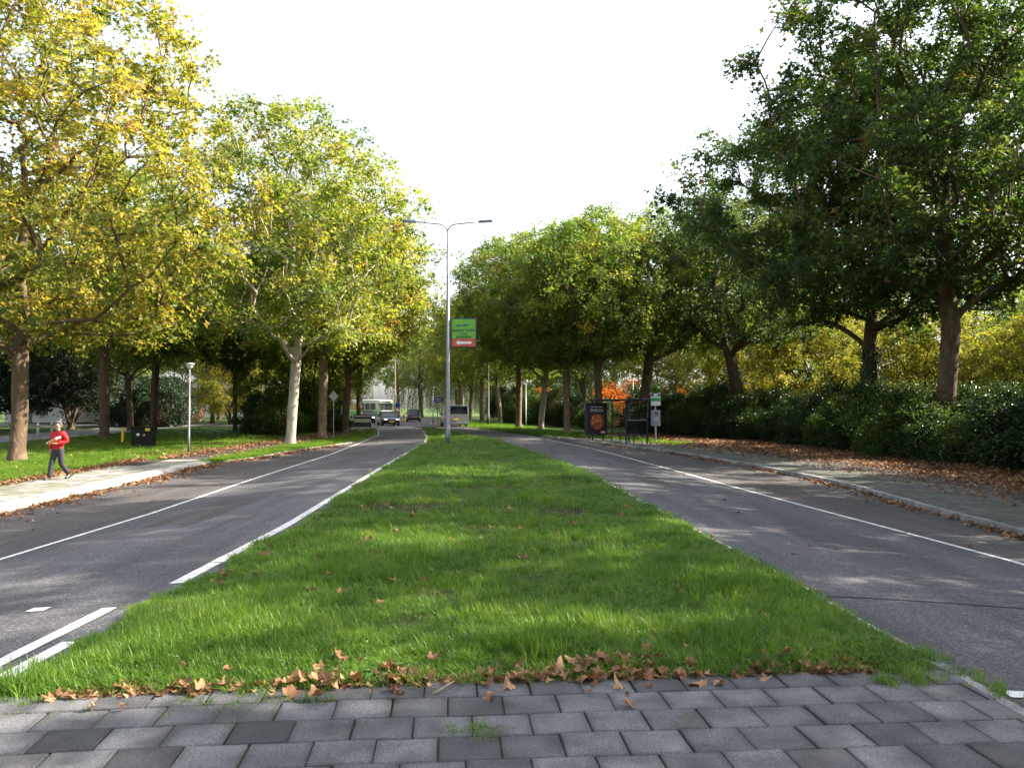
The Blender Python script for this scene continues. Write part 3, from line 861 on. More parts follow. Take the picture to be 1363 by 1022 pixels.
# ------------------------------------------------------------------ shrubs, willows, background trees
def shrub_proto(seed, w, h, ncl, nleaf, size, shape=OVAL, faces=OVAL_F, low=0.12):
    rng = np.random.default_rng(seed)
    t = rng.uniform(0, 1, ncl); a = rng.uniform(0, 6.283, ncl)
    lump = 1 + 0.16 * np.sin(3 * a + seed) + 0.10 * np.sin(5 * a + 4 * t)
    r = w * np.sqrt(np.clip(1 - (t * 1.02 - 0.25) ** 2 / 0.62, 0.03, 1)) * rng.uniform(0.25, 1, ncl) ** 0.5 * lump
    C = np.stack([r * np.cos(a), r * np.sin(a), h * (low + (1 - low) * t) * (0.9 + 0.12 * np.sin(2 * a + seed))], 1)
    base = np.stack([rng.normal(0, 0.16 * w, ncl), rng.normal(0, 0.16 * w, ncl), np.zeros(ncl)], 1)
    mid = base * 0.5 + C * 0.5 + np.array([0, 0, 0.12 * h])
    A = np.concatenate([base, mid]); B = np.concatenate([mid, C])
    d = unit(B - A); u = unit(np.cross(d, np.array([0.3, 0.9, 0.2]))); wv = np.cross(d, u)
    V = []
    for rr, Q in ((0.02, A), (0.012, B)):
        for k in range(3): V.append(Q + rr * (math.cos(2.094 * k) * u + math.sin(2.094 * k) * wv))
    V = np.stack(V, 1).reshape(-1, 3); b = (np.arange(len(A)) * 6)[:, None]
    F = np.concatenate([np.concatenate([b + k, b + (k + 1) % 3, b + 3 + (k + 1) % 3, b + 3 + k], 1) for k in range(3)])
    stems = np_mesh('stems', V, F, True)
    p, nr, s, tt = crown_leaves(C, nleaf, rng, (0.3 * w ** 0.5, 0.27 * w ** 0.5), size, centre=np.array([0, 0, 0.3 * h]), upw=0.5)
    p[:, 2] = np.maximum(p[:, 2], 0.05)
    return stems, scatter_leaves(p, nr, s, rng, shape, faces, tt, 'foliage')


SH_A = shrub_proto(3, 1.9, 2.7, 130, 15000, (0.07, 0.15))
SH_B = shrub_proto(4, 1.7, 2.2, 110, 12000, (0.07, 0.14))
SH_C = shrub_proto(5, 2.2, 3.3, 150, 16000, (0.08, 0.16))


def place_shrub(proto, x, y, rz, sc, leaf, label, group=None, name='shrub', cat='shrub'):
    e = empty(name, (x, y, float(gz(x, y)) + 0.04), rz, label, cat, group)
    e.scale = sc if hasattr(sc, '__len__') else (sc,) * 3
    link('stems', proto[0], M['bark_dark'], e)
    f = link('foliage', proto[1], M[leaf], e); f['kind'] = 'stuff'
    return e


HEDGE = [(17.6, 14), (17.8, 18), (17.9, 22), (18.0, 25.5), (17.4, 29), (17.2, 33), (17.2, 37.5), (17.3, 42), (17.2, 47), (16.0, 51), (13.8, 54), (11.8, 58), (9.4, 62)]
rh = random.Random(5)
k = 0
for i in range(len(HEDGE) - 1):
    (x0, y0), (x1, y1) = HEDGE[i], HEDGE[i + 1]
    for j in range(2):
        for row in range(2):
            t = (j + 0.5 * row) / 2
            x = x0 + (x1 - x0) * t + row * 1.9 + rh.uniform(-.3, .3); y = y0 + (y1 - y0) * t + rh.uniform(-.4, .4) + row * 0.5
            spot = ('at the right picture edge' if y < 27 else 'below the plane with the curved limb' if y < 36 else 'below the ivy clad trunk' if y < 44 else 'below the low forking plane' if y < 53 else 'behind the bus stop sign')
            tall = 1.12 if y < 27 else (0.86 if y < 45 else 1.0)
            light = (29 < y < 44 and row == 0 and k % 3 != 0) or (y > 46 and k % 3 == 0)
            place_shrub((SH_A, SH_B, SH_C)[(k * 7 + row) % 3], x, y, rh.uniform(0, 6.28), (rh.uniform(.95, 1.2), rh.uniform(.95, 1.2), tall * rh.uniform(.85, 1.12) * (1.12 if row else .92)),
                        'leaf_shrub2' if light else 'leaf_shrub',
                        f'{"lighter" if light else "dark"} green shrub in the {"rear" if row else "front"} of the hedge {spot}',
                        f'{"lighter" if light else "dark"} {"rear" if row else "front"} hedge shrubs {spot}')
            k += 1
# shrubs on the left, behind the white trunk and along the far side of the lawn
for i, (x, y, s, p) in enumerate([(-16.4, 56.5, .95, SH_A), (-17.9, 57.5, .9, SH_C), (-14.0, 63, .8, SH_B), (-15.0, 60.5, .85, SH_B), (-17.5, 61, 1.05, SH_A)]):  # lighter shrubs: light on the thicket put into their leaf colour
    place_shrub(p, x, y, i * 1.3, s, 'leaf_shrub2' if i in (0, 3, 4) else 'leaf_shrub', ('light green' if i in (0, 3, 4) else 'dark green') + ' shrub in the thicket under the many stemmed tree', ('light' if i in (0, 3, 4) else 'dark') + ' thicket under the many stemmed tree')
for i, (x, y, s, p) in enumerate([(-33.5, 76, 1.5, SH_C), (-37, 79, 1.6, SH_A), (-40, 83, 1.5, SH_B)]):
    place_shrub(p, x, y, i * 1.7, s, 'leaf_ever', 'big rounded dark bush beyond the slim lamp on the lawn', 'dark bushes beyond the lawn')
for i, (x, y, s, p) in enumerate([(-36.5, 45, 1.2, SH_B), (-39, 49, 1.4, SH_A), (-38.5, 41, 1.5, SH_C), (-37.5, 36, 1.4, SH_A), (-41, 53, 1.3, SH_C), (-43, 58, 1.2, SH_B)]):
    place_shrub(p, x, y, i * 2.1, s, 'leaf_ever', 'dark garden bush on the far side of the service road', 'garden bushes beyond the service road')
place_shrub(SH_A, 10.2, 77, 0.4, (1.5, 1.5, 1.6), 'leaf_org', 'bright orange shrub seen above the bus shelter roof')
place_shrub(SH_B, 15.6, 77, 1.4, (1.4, 1.4, 1.5), 'leaf_org', 'orange shrub seen above the bus stop sign')
place_shrub(SH_C, 4.6, 88, 2.0, 1.2, 'leaf_org', 'small rust coloured shrub behind the verge trunks')
for i, (x, y, s, p) in enumerate([(5.0, 80, 1.3, SH_C), (2.0, 86, 1.4, SH_A), (8.0, 74, 1.2, SH_B), (7.0, 68, 0.8, SH_A), (12, 70, 1.2, SH_C), (14.5, 66, 1.2, SH_A), (-0.5, 93, 1.3, SH_C), (18, 64, 1.3, SH_B)]):
    place_shrub(p, x, y, i * 1.9, s, 'leaf_shrub2' if i % 2 else 'leaf_shrub', 'bright green bush in the planting behind the verge trees' if i % 2 else 'dark bush in the planting behind the verge trees', 'light bushes behind the verge trees' if i % 2 else 'dark bushes behind the verge trees')
place_shrub(SH_B, -24, 92, 1, 1.0, 'leaf_org', 'low reddish shrub at the far end of the lawn')


def willow_proto(seed, H, Rc, nst):
    rng = np.random.default_rng(seed)
    pos, par, rad, C = grow(rng, H, Rc * 0.8, 3.0, 0.35, 70, 5.0, (0, 0), top=0.5)
    V, F = skin(pos, par, rad, rng)
    o = C[rng.integers(0, len(C), nst)] + rng.normal(0, 0.7, (nst, 3))
    ln = np.minimum(rng.uniform(2.5, 7.0, nst), o[:, 2] - 1.0)
    m = 44
    t = np.linspace(0, 1, m)[None]
    out = unit(o * np.array([1, 1, 0]))
    P = o[:, None, :] + out[:, None, :] * (0.6 * np.sqrt(t))[..., None] + np.array([0, 0, -1.0]) * (ln[:, None] * t)[..., None]
    P = (P + rng.normal(0, 0.07, P.shape)).reshape(-1, 3)
    n = len(P)
    nr = rng.normal(0, 1, (n, 3)) * np.array([1, 1, 0.3])
    shape = OVAL * np.array([0.55, 1, 1])
    crown = scatter_leaves(P, nr, rng.uniform(0.18, 0.34, n), rng, shape, OVAL_F, None, 'crown', updir=np.array([0, 0, -1.0]))
    return np_mesh('trunk', V, F, True), crown


WIL = willow_proto(9, 13, 5.5, 430)
for i, (x, y, s, lb) in enumerate([(-32, 152, 1.15, 'weeping willow with a dark curtain of twigs beside the bus'), (-17.0, 150, 1.2, 'pale weeping willow farthest down the road'),
                                   (-9.5, 140, 1.1, 'weeping willow behind the blue road sign'), (8.5, 96, 1.1, 'weeping willow hanging behind the bus shelter'), (-3.0, 132, 1.0, 'weeping willow between the far right verge trunks')]):
    place_tree(WIL, x, y, i * 1.1, s, 'bark_dark', 'leaf_willow', lb, name='weeping_willow')

rb = random.Random(12)
BG = [  # x, y, scale, proto, leaf
    (-46, 62, 1.0, P_C, 'leaf_grn'), (-52, 74, 1.1, P_B, 'leaf_grn'), (-42, 84, 0.9, P_C, 'leaf_mid'), (-36, 96, 0.9, P_B, 'leaf_grn'), (-30, 108, 0.95, P_C, 'leaf_mid'),
    (-48, 100, 1.1, P_B, 'leaf_grn'), (-60, 90, 1.2, P_A, 'leaf_grn'), (-58, 50, 1.1, P_C, 'leaf_grn'), (-44, 120, 1.1, P_C, 'leaf_mid'), (-34, 134, 1.1, P_B, 'leaf_mid'),
    (-44, 40, 0.9, P_M, 'leaf_ever'), (-43.5, 66, 0.9, P_M, 'leaf_ever'), (-39.2, 71, 0.85, P_M, 'leaf_ever'), (-49, 60, 1.0, P_M, 'leaf_ever'), (-49, 47, 1.0, P_M, 'leaf_grn'), (-23, 100, 0.8, P_C, 'leaf_mid'), (-27.5, 118, 0.8, P_B, 'leaf_aut'),
    (-20.5, 82, 0.7, P_M, 'leaf_sunlit'), (-25.5, 94, 0.75, P_M, 'leaf_sunlit'), (-31, 88, 0.7, P_M, 'leaf_sunlit'),
    (-26, 185, 1.2, P_B, 'leaf_mid'), (-14, 178, 1.2, P_C, 'leaf_aut'), (-40, 190, 1.3, P_A, 'leaf_mid'), (-4, 160, 1.1, P_C, 'leaf_mid'), (-55, 170, 1.3, P_B, 'leaf_mid'), (-70, 140, 1.3, P_A, 'leaf_mid'),
    (6, 118, 1.1, P_M, 'leaf_mid'), (1, 126, 1.1, P_C, 'leaf_aut'), (14, 110, 1.2, P_C, 'leaf_grn'), (24, 98, 1.2, P_B, 'leaf_mid'), (6, 150, 1.2, P_B, 'leaf_grn'), (32, 84, 1.2, P_C, 'leaf_grn'),
]
for i, (x, y, s, p, lf) in enumerate(BG):
    where = 'beyond the service road' if x < -33 and y < 130 else ('beyond the lawn' if x < -20 and y < 130 else ('closing the end of the road' if y >= 126 and x < 3 else 'behind the bus shelter planting'))
    tone = {'leaf_grn': 'dark green', 'leaf_mid': 'olive green', 'leaf_aut': 'yellowing', 'leaf_ever': 'blackish green', 'leaf_sunlit': 'sunlit yellow'}[lf]
    place_tree(p, x, y, rb.uniform(0, 6.28), s * rb.uniform(.9, 1.08), 'bark_dark', lf, f'{tone} background tree {where}', f'{tone} trees {where}', name='broadleaf_tree')
for i, (x, y, s, p, lf) in enumerate([(24, 46, .62, P_M, 'leaf_sunlit'), (21.5, 55, .68, P_M, 'leaf_sunlit'), (29, 41, .62, P_M, 'leaf_sunlit'), (27.5, 58, .75, P_M, 'leaf_sunlit'), (19.5, 66, .75, P_M, 'leaf_sunlit'),
                                      (33, 48, .75, P_M, 'leaf_mid'), (16.5, 84, .85, P_M, 'leaf_sunlit'), (25, 72, .85, P_M, 'leaf_mid'), (36, 60, .9, P_M, 'leaf_mid'), (30, 31, .6, P_M, 'leaf_sunlit'), (38, 38, .85, P_C, 'leaf_mid'), (29, 13.5, 1.1, P_M, 'leaf_mid'), (30, 22.5, 1.15, P_M, 'leaf_mid'), (28.5, 5, 1.05, P_M, 'leaf_mid'), (36, 30, 1.1, P_M, 'leaf_mid'), (45, 50, .9, P_C, 'leaf_grn')]):  # olive trees nearest the viewer are unseen, added to block low sun
    tone = {'leaf_sunlit': 'sunlit yellow green', 'leaf_mid': 'olive green', 'leaf_grn': 'dark green'}[lf]
    place_tree(p, x, y, rb.uniform(0, 6.28), s, 'bark_dark', lf, f'{tone} garden tree glowing behind the long hedge' if lf == 'leaf_sunlit' else f'{tone} garden tree behind the long hedge', f'{tone} trees behind the hedge', name='garden_tree')

# ivy on the second trunk of the right row
rng = np.random.default_rng(77)
n = 2600
a = rng.uniform(0, 6.283, n); z = rng.uniform(0.3, 5.6, n) * (0.75 + 0.25 * rng.uniform(0, 1, n)); rr = 0.42 + rng.uniform(0, 0.13, n) + 0.05 * np.sin(3 * a + z)
px = np.stack([rr * np.cos(a), rr * np.sin(a), z], 1)
ivy = link('ivy', scatter_leaves(px, np.stack([np.cos(a), np.sin(a), 0.3 + rng.normal(0, .5, n)], 1), rng.uniform(0.09, 0.17, n), rng, name='ivy'), M['ivy'], None, (18.2, 40.5, float(gz(18.2, 40.5))))
tag(ivy, 'dark ivy climbing the trunk of a tall plane in the hedge', 'ivy')

# ------------------------------------------------------------------ street furniture
M['steel'] = plain('galvanised_steel', (0.22, 0.23, 0.25), 0.45, 0.5, 0.12, 4)
M['steel_dk'] = plain('dark_painted_steel', (0.035, 0.04, 0.045), 0.5, 0.2)
M['grey_paint'] = plain('grey_paint', (0.30, 0.31, 0.33), 0.5)
M['lamp_grey'] = plain('luminaire_grey', (0.10, 0.11, 0.14), 0.45)
M['white'] = plain('white_plastic', (0.75, 0.75, 0.73), 0.4)
M['sign_green'] = plain('sign_green', (0.14, 0.42, 0.03), 0.5, var=0.05)
M['sign_orange'] = plain('sign_orange', (0.52, 0.10, 0.035), 0.5, var=0.05)
M['sign_dark'] = plain('sign_ink', (0.02, 0.03, 0.04), 0.5)
M['sign_teal'] = plain('sign_teal', (0.01, 0.14, 0.08), 0.5)
M['sign_white'] = plain('sign_white', (0.78, 0.78, 0.76), 0.5, var=0.03)
M['sign_blue'] = plain('sign_blue', (0.01, 0.06, 0.30), 0.5, var=0.05)
M['navy'] = plain('navy_frame', (0.012, 0.018, 0.045), 0.4)
M['sign_bus_green'] = plain('bus_sign_green', (0.01, 0.28, 0.07), 0.5, var=0.04)
M['red'] = plain('signal_red', (0.55, 0.02, 0.02), 0.45, var=0.06)
M['yellow'] = plain('plate_yellow', (0.75, 0.45, 0.02), 0.45, var=0.05)
M['black'] = plain('black_plastic', (0.007, 0.007, 0.008), 0.6, spec=0.25)
M['cream'] = plain('cream_board', (0.55, 0.53, 0.42), 0.6)


def glass_mat(name, col, rough=0.03, alpha=0.35):
    m, n, l = new_mat(name)
    o = n.new('ShaderNodeOutputMaterial'); g = n.new('ShaderNodeBsdfGlossy'); t = n.new('ShaderNodeBsdfTransparent'); x = n.new('ShaderNodeMixShader'); d = n.new('ShaderNodeBsdfDiffuse'); x2 = n.new('ShaderNodeMixShader')
    g.inputs['Roughness'].default_value = rough; t.inputs['Color'].default_value = (*col, 1); d.inputs['Color'].default_value = (0.03, 0.035, 0.035, 1)
    lw = n.new('ShaderNodeLayerWeight'); lw.inputs[0].default_value = 0.5
    pw = n.new('ShaderNodeMath'); pw.operation = 'POWER'; pw.inputs[1].default_value = 5; l.new(lw.outputs['Facing'], pw.inputs[0])
    f = n.new('ShaderNodeMath'); f.operation = 'MULTIPLY_ADD'; f.inputs[1].default_value = 0.55; f.inputs[2].default_value = 0.04; l.new(pw.outputs[0], f.inputs[0])
    x2.inputs[0].default_value = alpha
    l.new(t.outputs[0], x2.inputs[1]); l.new(d.outputs[0], x2.inputs[2])
    l.new(f.outputs[0], x.inputs[0]); l.new(x2.outputs[0], x.inputs[1]); l.new(g.outputs[0], x.inputs[2]); l.new(x.outputs[0], o.inputs[0])
    return m


M['glass'] = glass_mat('shelter_glass', (0.90, 0.94, 0.92), alpha=0.04)
M['glass_dark'] = glass_mat('tinted_glass', (0.45, 0.5, 0.5), alpha=0.3)

# tall double-armed lamp post on the median
LX, LY = -2.99, 37.2
lz = float(gz(LX, LY)) + 0.05
lp = empty('street_lamp', (LX, LY, lz), R(0), 'tall grey double armed street lamp on the grass median', 'street lamp')
bm = bmesh.new(); add_tube(bm, [(0, 0, -.1), (0, 0, .75), (0, 0, .76), (0, 0, 8.0), (-.02, 0, 8.02), (-.03, 0, 10.0)], [.115, .115, .108, .075, .055, .045], 16)
link('pole', bm_mesh('pole', bm, True), M['steel'], lp)
box_part('service_door', (0, -.115, .62), (.09, .012, .34), M['grey_paint'], lp, .004)
for sgn in (-1, 1):
    pts = []
    for t in np.linspace(0, 1, 12):
        a = t * math.pi / 2
        pts.append((sgn * (0.42 * (1 - math.cos(a))) - .03, 0, 9.95 + 0.42 * math.sin(a)))
    pts += [(sgn * 0.9 - .03, 0, 10.42), (sgn * 1.45 - .03, 0, 10.48)]
    bm = bmesh.new(); add_tube(bm, pts, .03, 10)
    arm = link('arm', bm_mesh('arm', bm, True), M['steel'], lp)
    bm = bmesh.new(); add_box(bm, (sgn * 1.78 - .03, 0, 10.52), (.72, .24, .11), .045, ry=-sgn * R(4), seg=3, taper=(.8, .6))
    h = link('lamp_head', bm_mesh('lamp_head', bm, True), M['lamp_grey'], arm)
    box_part('lens', (sgn * 1.82 - .03, 0, 10.458), (.44, .17, .02), M['white'], arm, .008, ry=-sgn * R(4))
# advertising sign fixed to it
sg = empty('advertising_sign', (LX + .74, LY - .02, lz + 5.27), 0, 'green and orange MONKEY TOWN sign with a white arrow on the lamp post', 'sign')
box_part('frame', (0, 0, 0), (1.20, .08, 1.36), M['navy'], sg, .012)
box_part('green_panel', (0, -.043, .18), (1.10, .008, .90), M['sign_green'], sg)
box_part('orange_panel', (0, -.043, -.46), (1.10, .008, .36), M['sign_orange'], sg)
for z in (-.45, .45): box_part('bracket', (-.66, .02, z), (.16, .05, .05), M['steel'], sg, .008)
text_part('lettering', 'MONKEY TOWN', .2, M['sign_dark'], sg, (0, -.049, .10), (R(90), 0, 0), 1.04, .135)
text_part('lettering', 'VOOR', .12, M['sign_dark'], sg, (0, -.049, -.06), (R(90), 0, 0), .34, .09)
text_part('lettering', 'IEDEREEN', .12, M['sign_dark'], sg, (0, -.049, -.20), (R(90), 0, 0), .70, .10)


def flat_poly(name, pts, mat, parent, y, th=.004):
    V = [(x, y, z) for x, z in pts] + [(x, y - th, z) for x, z in pts]
    n = len(pts); me = bpy.data.meshes.new(name)
    me.from_pydata(V, [], [tuple(range(n)), tuple(range(2 * n - 1, n - 1, -1))] + [(i, (i + 1) % n, n + (i + 1) % n, n + i) for i in range(n)])
    me.update()
    return link(name, me, mat, parent)


flat_poly('arrow', [(-.40, -.46), (-.20, -.35), (-.20, -.41), (.36, -.41), (.36, -.52), (-.20, -.52), (-.20, -.57)], M['sign_white'], sg, -.048)
flat_poly('leaf_emblem', [(-.44, .27), (-.30, .38), (-.06, .36), (.10, .41), (.20, .38), (.30, .46), (.22, .34), (.06, .29), (-.10, .31), (-.28, .28)], M['sign_teal'], sg, -.048)


def park_lamp(x, y, h, label, group=None, r=.05, mat='steel', head='white'):
    e = empty('park_lamp', (x, y, float(gz(x, y)) + .03), 0, label, 'lamp', group)
    bm = bmesh.new(); add_tube(bm, [(0, 0, -.1), (0, 0, .9), (0, 0, .92), (0, 0, h - .25)], [r * 1.25, r * 1.2, r, r * .8], 12)
    link('pole', bm_mesh('pole', bm, True), M[mat], e)
    lathe('lamp_shade', [(.0, h), (.19, h - .02), (.21, h - .06), (.20, h - .09), (.06, h - .1)], M['grey_paint'], e)
    lathe('diffuser', [(.17, h - .09), (.13, h - .19), (.07, h - .26), (0.0, h - .27)], M[head], e)
    return e


park_lamp(-14.42, 35.7, 4.1, 'slim silver park lamp between pavement and lawn by the bay', r=.045)
park_lamp(-8.9, 90, 4.2, 'small white topped lamp beside the blue road sign')
park_lamp(-5.9, 97, 4.3, 'small white topped lamp just above the silver van')
park_lamp(1.3, 75, 4.4, 'thin park lamp between the verge trunks')
park_lamp(10.6, 70, 4.8, 'park lamp rising above the bus shelter roof', r=.05)
park_lamp(24.0, 48, 2.9, 'low white capped lamp showing over the long hedge')
park_lamp(-28, 112, 4.5, 'white lamp far across the lawn')


def tall_pole(x, y, h, label, mat, r):
    e = empty('lamp_pole', (x, y, float(gz(x, y))), 0, label, 'lamp post')
    bm = bmesh.new(); add_tube(bm, [(0, 0, -.1), (0, 0, 1.2), (0, 0, 1.21), (0, 0, h)], [r, r * .95, r * .8, r * .5], 12)
    link('pole', bm_mesh('pole', bm, True), M[mat], e)
    bm = bmesh.new(); add_tube(bm, [(0, 0, h - .1), (-.1, 0, h + .12), (-.9, 0, h + .25)], r * .4, 8)
    a = link('arm', bm_mesh('arm', bm, True), M[mat], e)
    bm = bmesh.new(); add_box(bm, (-1.2, 0, h + .27), (.65, .22, .1), .03, taper=(.8, .6)); link('lamp_head', bm_mesh('lamp_head', bm), M['lamp_grey'], a)


tall_pole(-2.33, 78.8, 8.4, 'dark lamp pole on the right verge beyond the van', 'steel_dk', .12)
tall_pole(-18.6, 127, 9.5, 'tall brown lamp pole standing behind the front car', 'bark_mid', .16)

# bus shelter
SX, SY = 6.2, 43.4
SA = math.atan2(0.33, 0.944)
sh = empty('bus_shelter', (SX, SY, float(gz(SX + .4, SY)) + 0.10), SA, 'dark framed glass bus shelter with flat roof at the bay', 'bus shelter')
SLEN, SW = 4.3, 1.28
for (x, y) in ((0, 0), (SW, 0), (SW, SLEN / 2), (SW, SLEN), (0, SLEN)):
    box_part('post', (x, y, 1.18), (.075, .075, 2.36), M['navy'], sh, .008)
box_part('roof', (SW / 2 - .04, SLEN / 2 - .05, 2.42), (SW + .36, SLEN + .45, .10), M['navy'], sh, .015)
for k in range(2):
    box_part('rear_pane', (SW, SLEN * (.25 + .5 * k), 1.28), (.012, SLEN / 2 - .1, 1.9), M['glass'], sh)
ep = box_part('end_pane', (SW / 2, 0, .92), (SW - .09, .012, .72), M['glass_dark'], sh)
box_part('rail', (SW / 2, 0, 1.31), (SW - .08, .05, .05), M['steel'], ep)
box_part('rail', (SW / 2, 0, .53), (SW - .08, .04, .035), M['steel_dk'], ep)
bn = box_part('bench', (SW - .42, 1.6, .46), (.36, 2.0, .045), M['steel_dk'], sh, .01)
for y in (.75, 1.3, 2.4): box_part('leg', (SW - .42, y, .22), (.05, .05, .44), M['steel_dk'], bn)

# poster cabinet at its far end
pc = empty('poster_cabinet', (SX - .33 * SLEN + .22, SY + .944 * SLEN + .05, float(gz(5.0, 47.5)) + 0.08), R(8), 'dark poster cabinet advertising CHIZZA beside the bus shelter', 'poster cabinet')
CW, CH = 1.34, 1.90
box_part('cabinet', (0, 0, .32 + CH / 2), (CW, .22, CH), M['navy'], pc, .02)
for x in (-.42, .42): box_part('leg', (x, 0, .14), (.07, .1, .38), M['steel_dk'], pc)


def poster_mat():
    m, n, l = new_mat('poster_print')
    b = n.new('ShaderNodeBsdfPrincipled'); o = n.new('ShaderNodeOutputMaterial'); l.new(b.outputs[0], o.inputs[0])
    tc = n.new('ShaderNodeTexCoord')
    mp = n.new('ShaderNodeMapping'); mp.inputs['Location'].default_value = (0, 0, .20); mp.inputs['Scale'].default_value = (1.6, 0, 1.35); l.new(tc.outputs['Object'], mp.inputs[0])
    le = n.new('ShaderNodeVectorMath'); le.operation = 'LENGTH'; l.new(mp.outputs[0], le.inputs[0])
    no = n.new('ShaderNodeTexNoise'); no.inputs['Scale'].default_value = 7; no.inputs['Detail'].default_value = 5; l.new(tc.outputs['Object'], no.inputs['Vector'])
    ad = n.new('ShaderNodeMath'); ad.operation = 'MULTIPLY_ADD'; ad.inputs[1].default_value = 0.7; l.new(no.outputs['Fac'], ad.inputs[0]); l.new(le.outputs['Value'], ad.inputs[2])
    mask = ramp(n, [(0.98, (1, 1, 1)), (1.08, (0, 0, 0))]); l.new(ad.outputs[0], mask.inputs[0])
    vo = n.new('ShaderNodeTexVoronoi'); vo.inputs['Scale'].default_value = 6.5; l.new(tc.outputs['Object'], vo.inputs['Vector'])
    food = ramp(n, [(0.0, (0.55, 0.36, 0.16)), (0.35, (0.42, 0.13, 0.05)), (0.6, (0.28, 0.07, 0.03)), (0.85, (0.10, 0.03, 0.02))]); l.new(vo.outputs['Distance'], food.inputs[0])
    mx = n.new('ShaderNodeMix'); mx.data_type = 'RGBA'; l.new(mask.outputs[0], mx.inputs[0]); mx.inputs[6].default_value = (0.018, 0.016, 0.018, 1); l.new(food.outputs[0], mx.inputs[7])
    l.new(mx.outputs[2], b.inputs['Base Color']); b.inputs['Roughness'].default_value = 0.25
    return m


ps = box_part('poster', (0, 0, 0), (CW - .2, .006, CH - .16), poster_mat(), pc)
ps.location = (.03, -.114, .32 + CH / 2)
M['poster_grey'] = plain('poster_grey', (0.40, 0.40, 0.38), .6)
text_part('lettering', 'CHIZZA', .25, M['poster_grey'], ps, (-.02, -.006, .52), (R(90), 0, 0), .80, .17)
for x, w in ((-.30, .2), (-.05, .22), (.22, .24)): box_part('print_bar', (x, -.004, .72), (w, .004, .06), M['poster_grey'], ps)
lg = box_part('logo_box', (.36, -.005, -.77), (.30, .006, .13), M['red'], ps)
text_part('lettering', 'KFC', .12, M['sign_white'], ps, (.36, -.010, -.77), (R(90), R(0), 0), .22, .085)

# bus stop flag and timetable
bs = empty('bus_stop_sign', (8.05, 44.9, float(gz(8.05, 44.9)) + .08), R(-8), 'bus stop pole with blue, green and white flag beside the shelter', 'bus stop sign')
cyl_part('pole', (0, 0, 0), (0, 0, 2.7), .045, M['steel'], bs)
fl = box_part('flag', (.02, -.05, 2.46), (.52, .03, .68), M['sign_white'], bs, .006)
box_part('blue_band', (.02, -.068, 2.71), (.50, .006, .15), M['navy'], fl)
box_part('pictogram', (.02, -.073, 2.71), (.22, .006, .10), M['sign_white'], fl, .002)
box_part('green_band', (.02, -.068, 2.46), (.50, .006, .20), M['sign_bus_green'], fl)
tt = box_part('timetable_case', (.04, -.08, 1.42), (.44, .10, .88), M['grey_paint'], bs, .015)
box_part('timetable_case', (-.20, .04, 1.42), (.10, .16, .86), M['steel'], bs, .01)
text_part('lettering', '33', .2, M['black'], tt, (.06, -.135, 1.68), (R(90), 0, 0), .20, .18)
box_part('notice', (.06, -.134, 1.36), (.26, .006, .20), plain('pale_blue_paper', (.35, .5, .58), .6), tt)

# utility cabinet, posts and boards on the left
uc = empty('utility_cabinet', (-19.3, 41.9, float(gz(-19.3, 41.9)) + .04), R(6), 'black utility cabinet with stickers on the lawn', 'utility cabinet')
box_part('cabinet', (0, 0, .52), (1.08, .62, 1.0), M['black'], uc, .015)
box_part('lid', (0, 0, 1.045), (1.14, .68, .05), M['black'], uc, .012)
box_part('plinth', (0, 0, .03), (1.0, .56, .10), M['steel_dk'], uc)
box_part('sticker', (.30, -.313, .92), (.24, .006, .14), M['yellow'], uc)
lathe('sticker', [(0, 0), (.085, 0), (.085, .004), (0, .004)], M['sign_white'], uc).location = (-.17, -.311, .66)
uc.children[-1].rotation_euler = (R(90), 0, 0)
flat_poly('sticker', [(.06, .60), (.20, .60), (.13, .72)], M['yellow'], uc, -.311)
yp = empty('marker_post', (-22.2, 45.6, float(gz(-22.2, 45.6)) + .04), 0, 'short yellow marker post left of the utility cabinet', 'post')
box_part('post', (0, 0, .42), (.13, .10, .86), M['yellow'], yp, .02)
box_part('cap', (0, 0, .87), (.15, .12, .06), M['yellow'], yp, .015)

bd = empty('striped_board', (-11.5, 61.5, float(gz(-11.5, 61.5)) + .03), R(-4), 'road board with dark and cream horizontal stripes on two posts', 'board')
for x in (-.64, .64): box_part('post', (x, .03, .72), (.05, .05, 1.5), M['steel_dk'], bd)
z = .36
for h, mt in ((.10, 'cream'), (.36, 'steel_dk'), (.27, 'cream'), (.15, 'steel_dk'), (.12, 'cream'), (.06, 'steel_dk')):
    box_part('stripe_panel', (0, 0, z + h / 2), (1.26, .035, h - .004), M[mt], bd); z += h
ds = empty('diamond_sign', (-11.2, 50.2, float(gz(-11.2, 50.2)) + .05), R(-10), 'grey back of a diamond road sign on a thin pole', 'road sign')
cyl_part('pole', (0, 0, 0), (0, 0, 2.95), .032, M['steel'], ds)
flat_poly('plate', [(-.33, 2.72), (0, 3.05), (.33, 2.72), (0, 2.39)], M['grey_paint'], ds, -.04, .012)
tp = empty('sign_post', (-15.9, 62.0, float(gz(-15.9, 62)) + .03), 0, 'thin grey post standing in the path beside the shrubs', 'post')
cyl_part('pole', (0, 0, 0), (0, 0, 2.4), .045, M['steel'], tp)
lathe('cap', [(.06, 2.36), (.06, 2.42), (0, 2.45)], M['steel_dk'], tp)

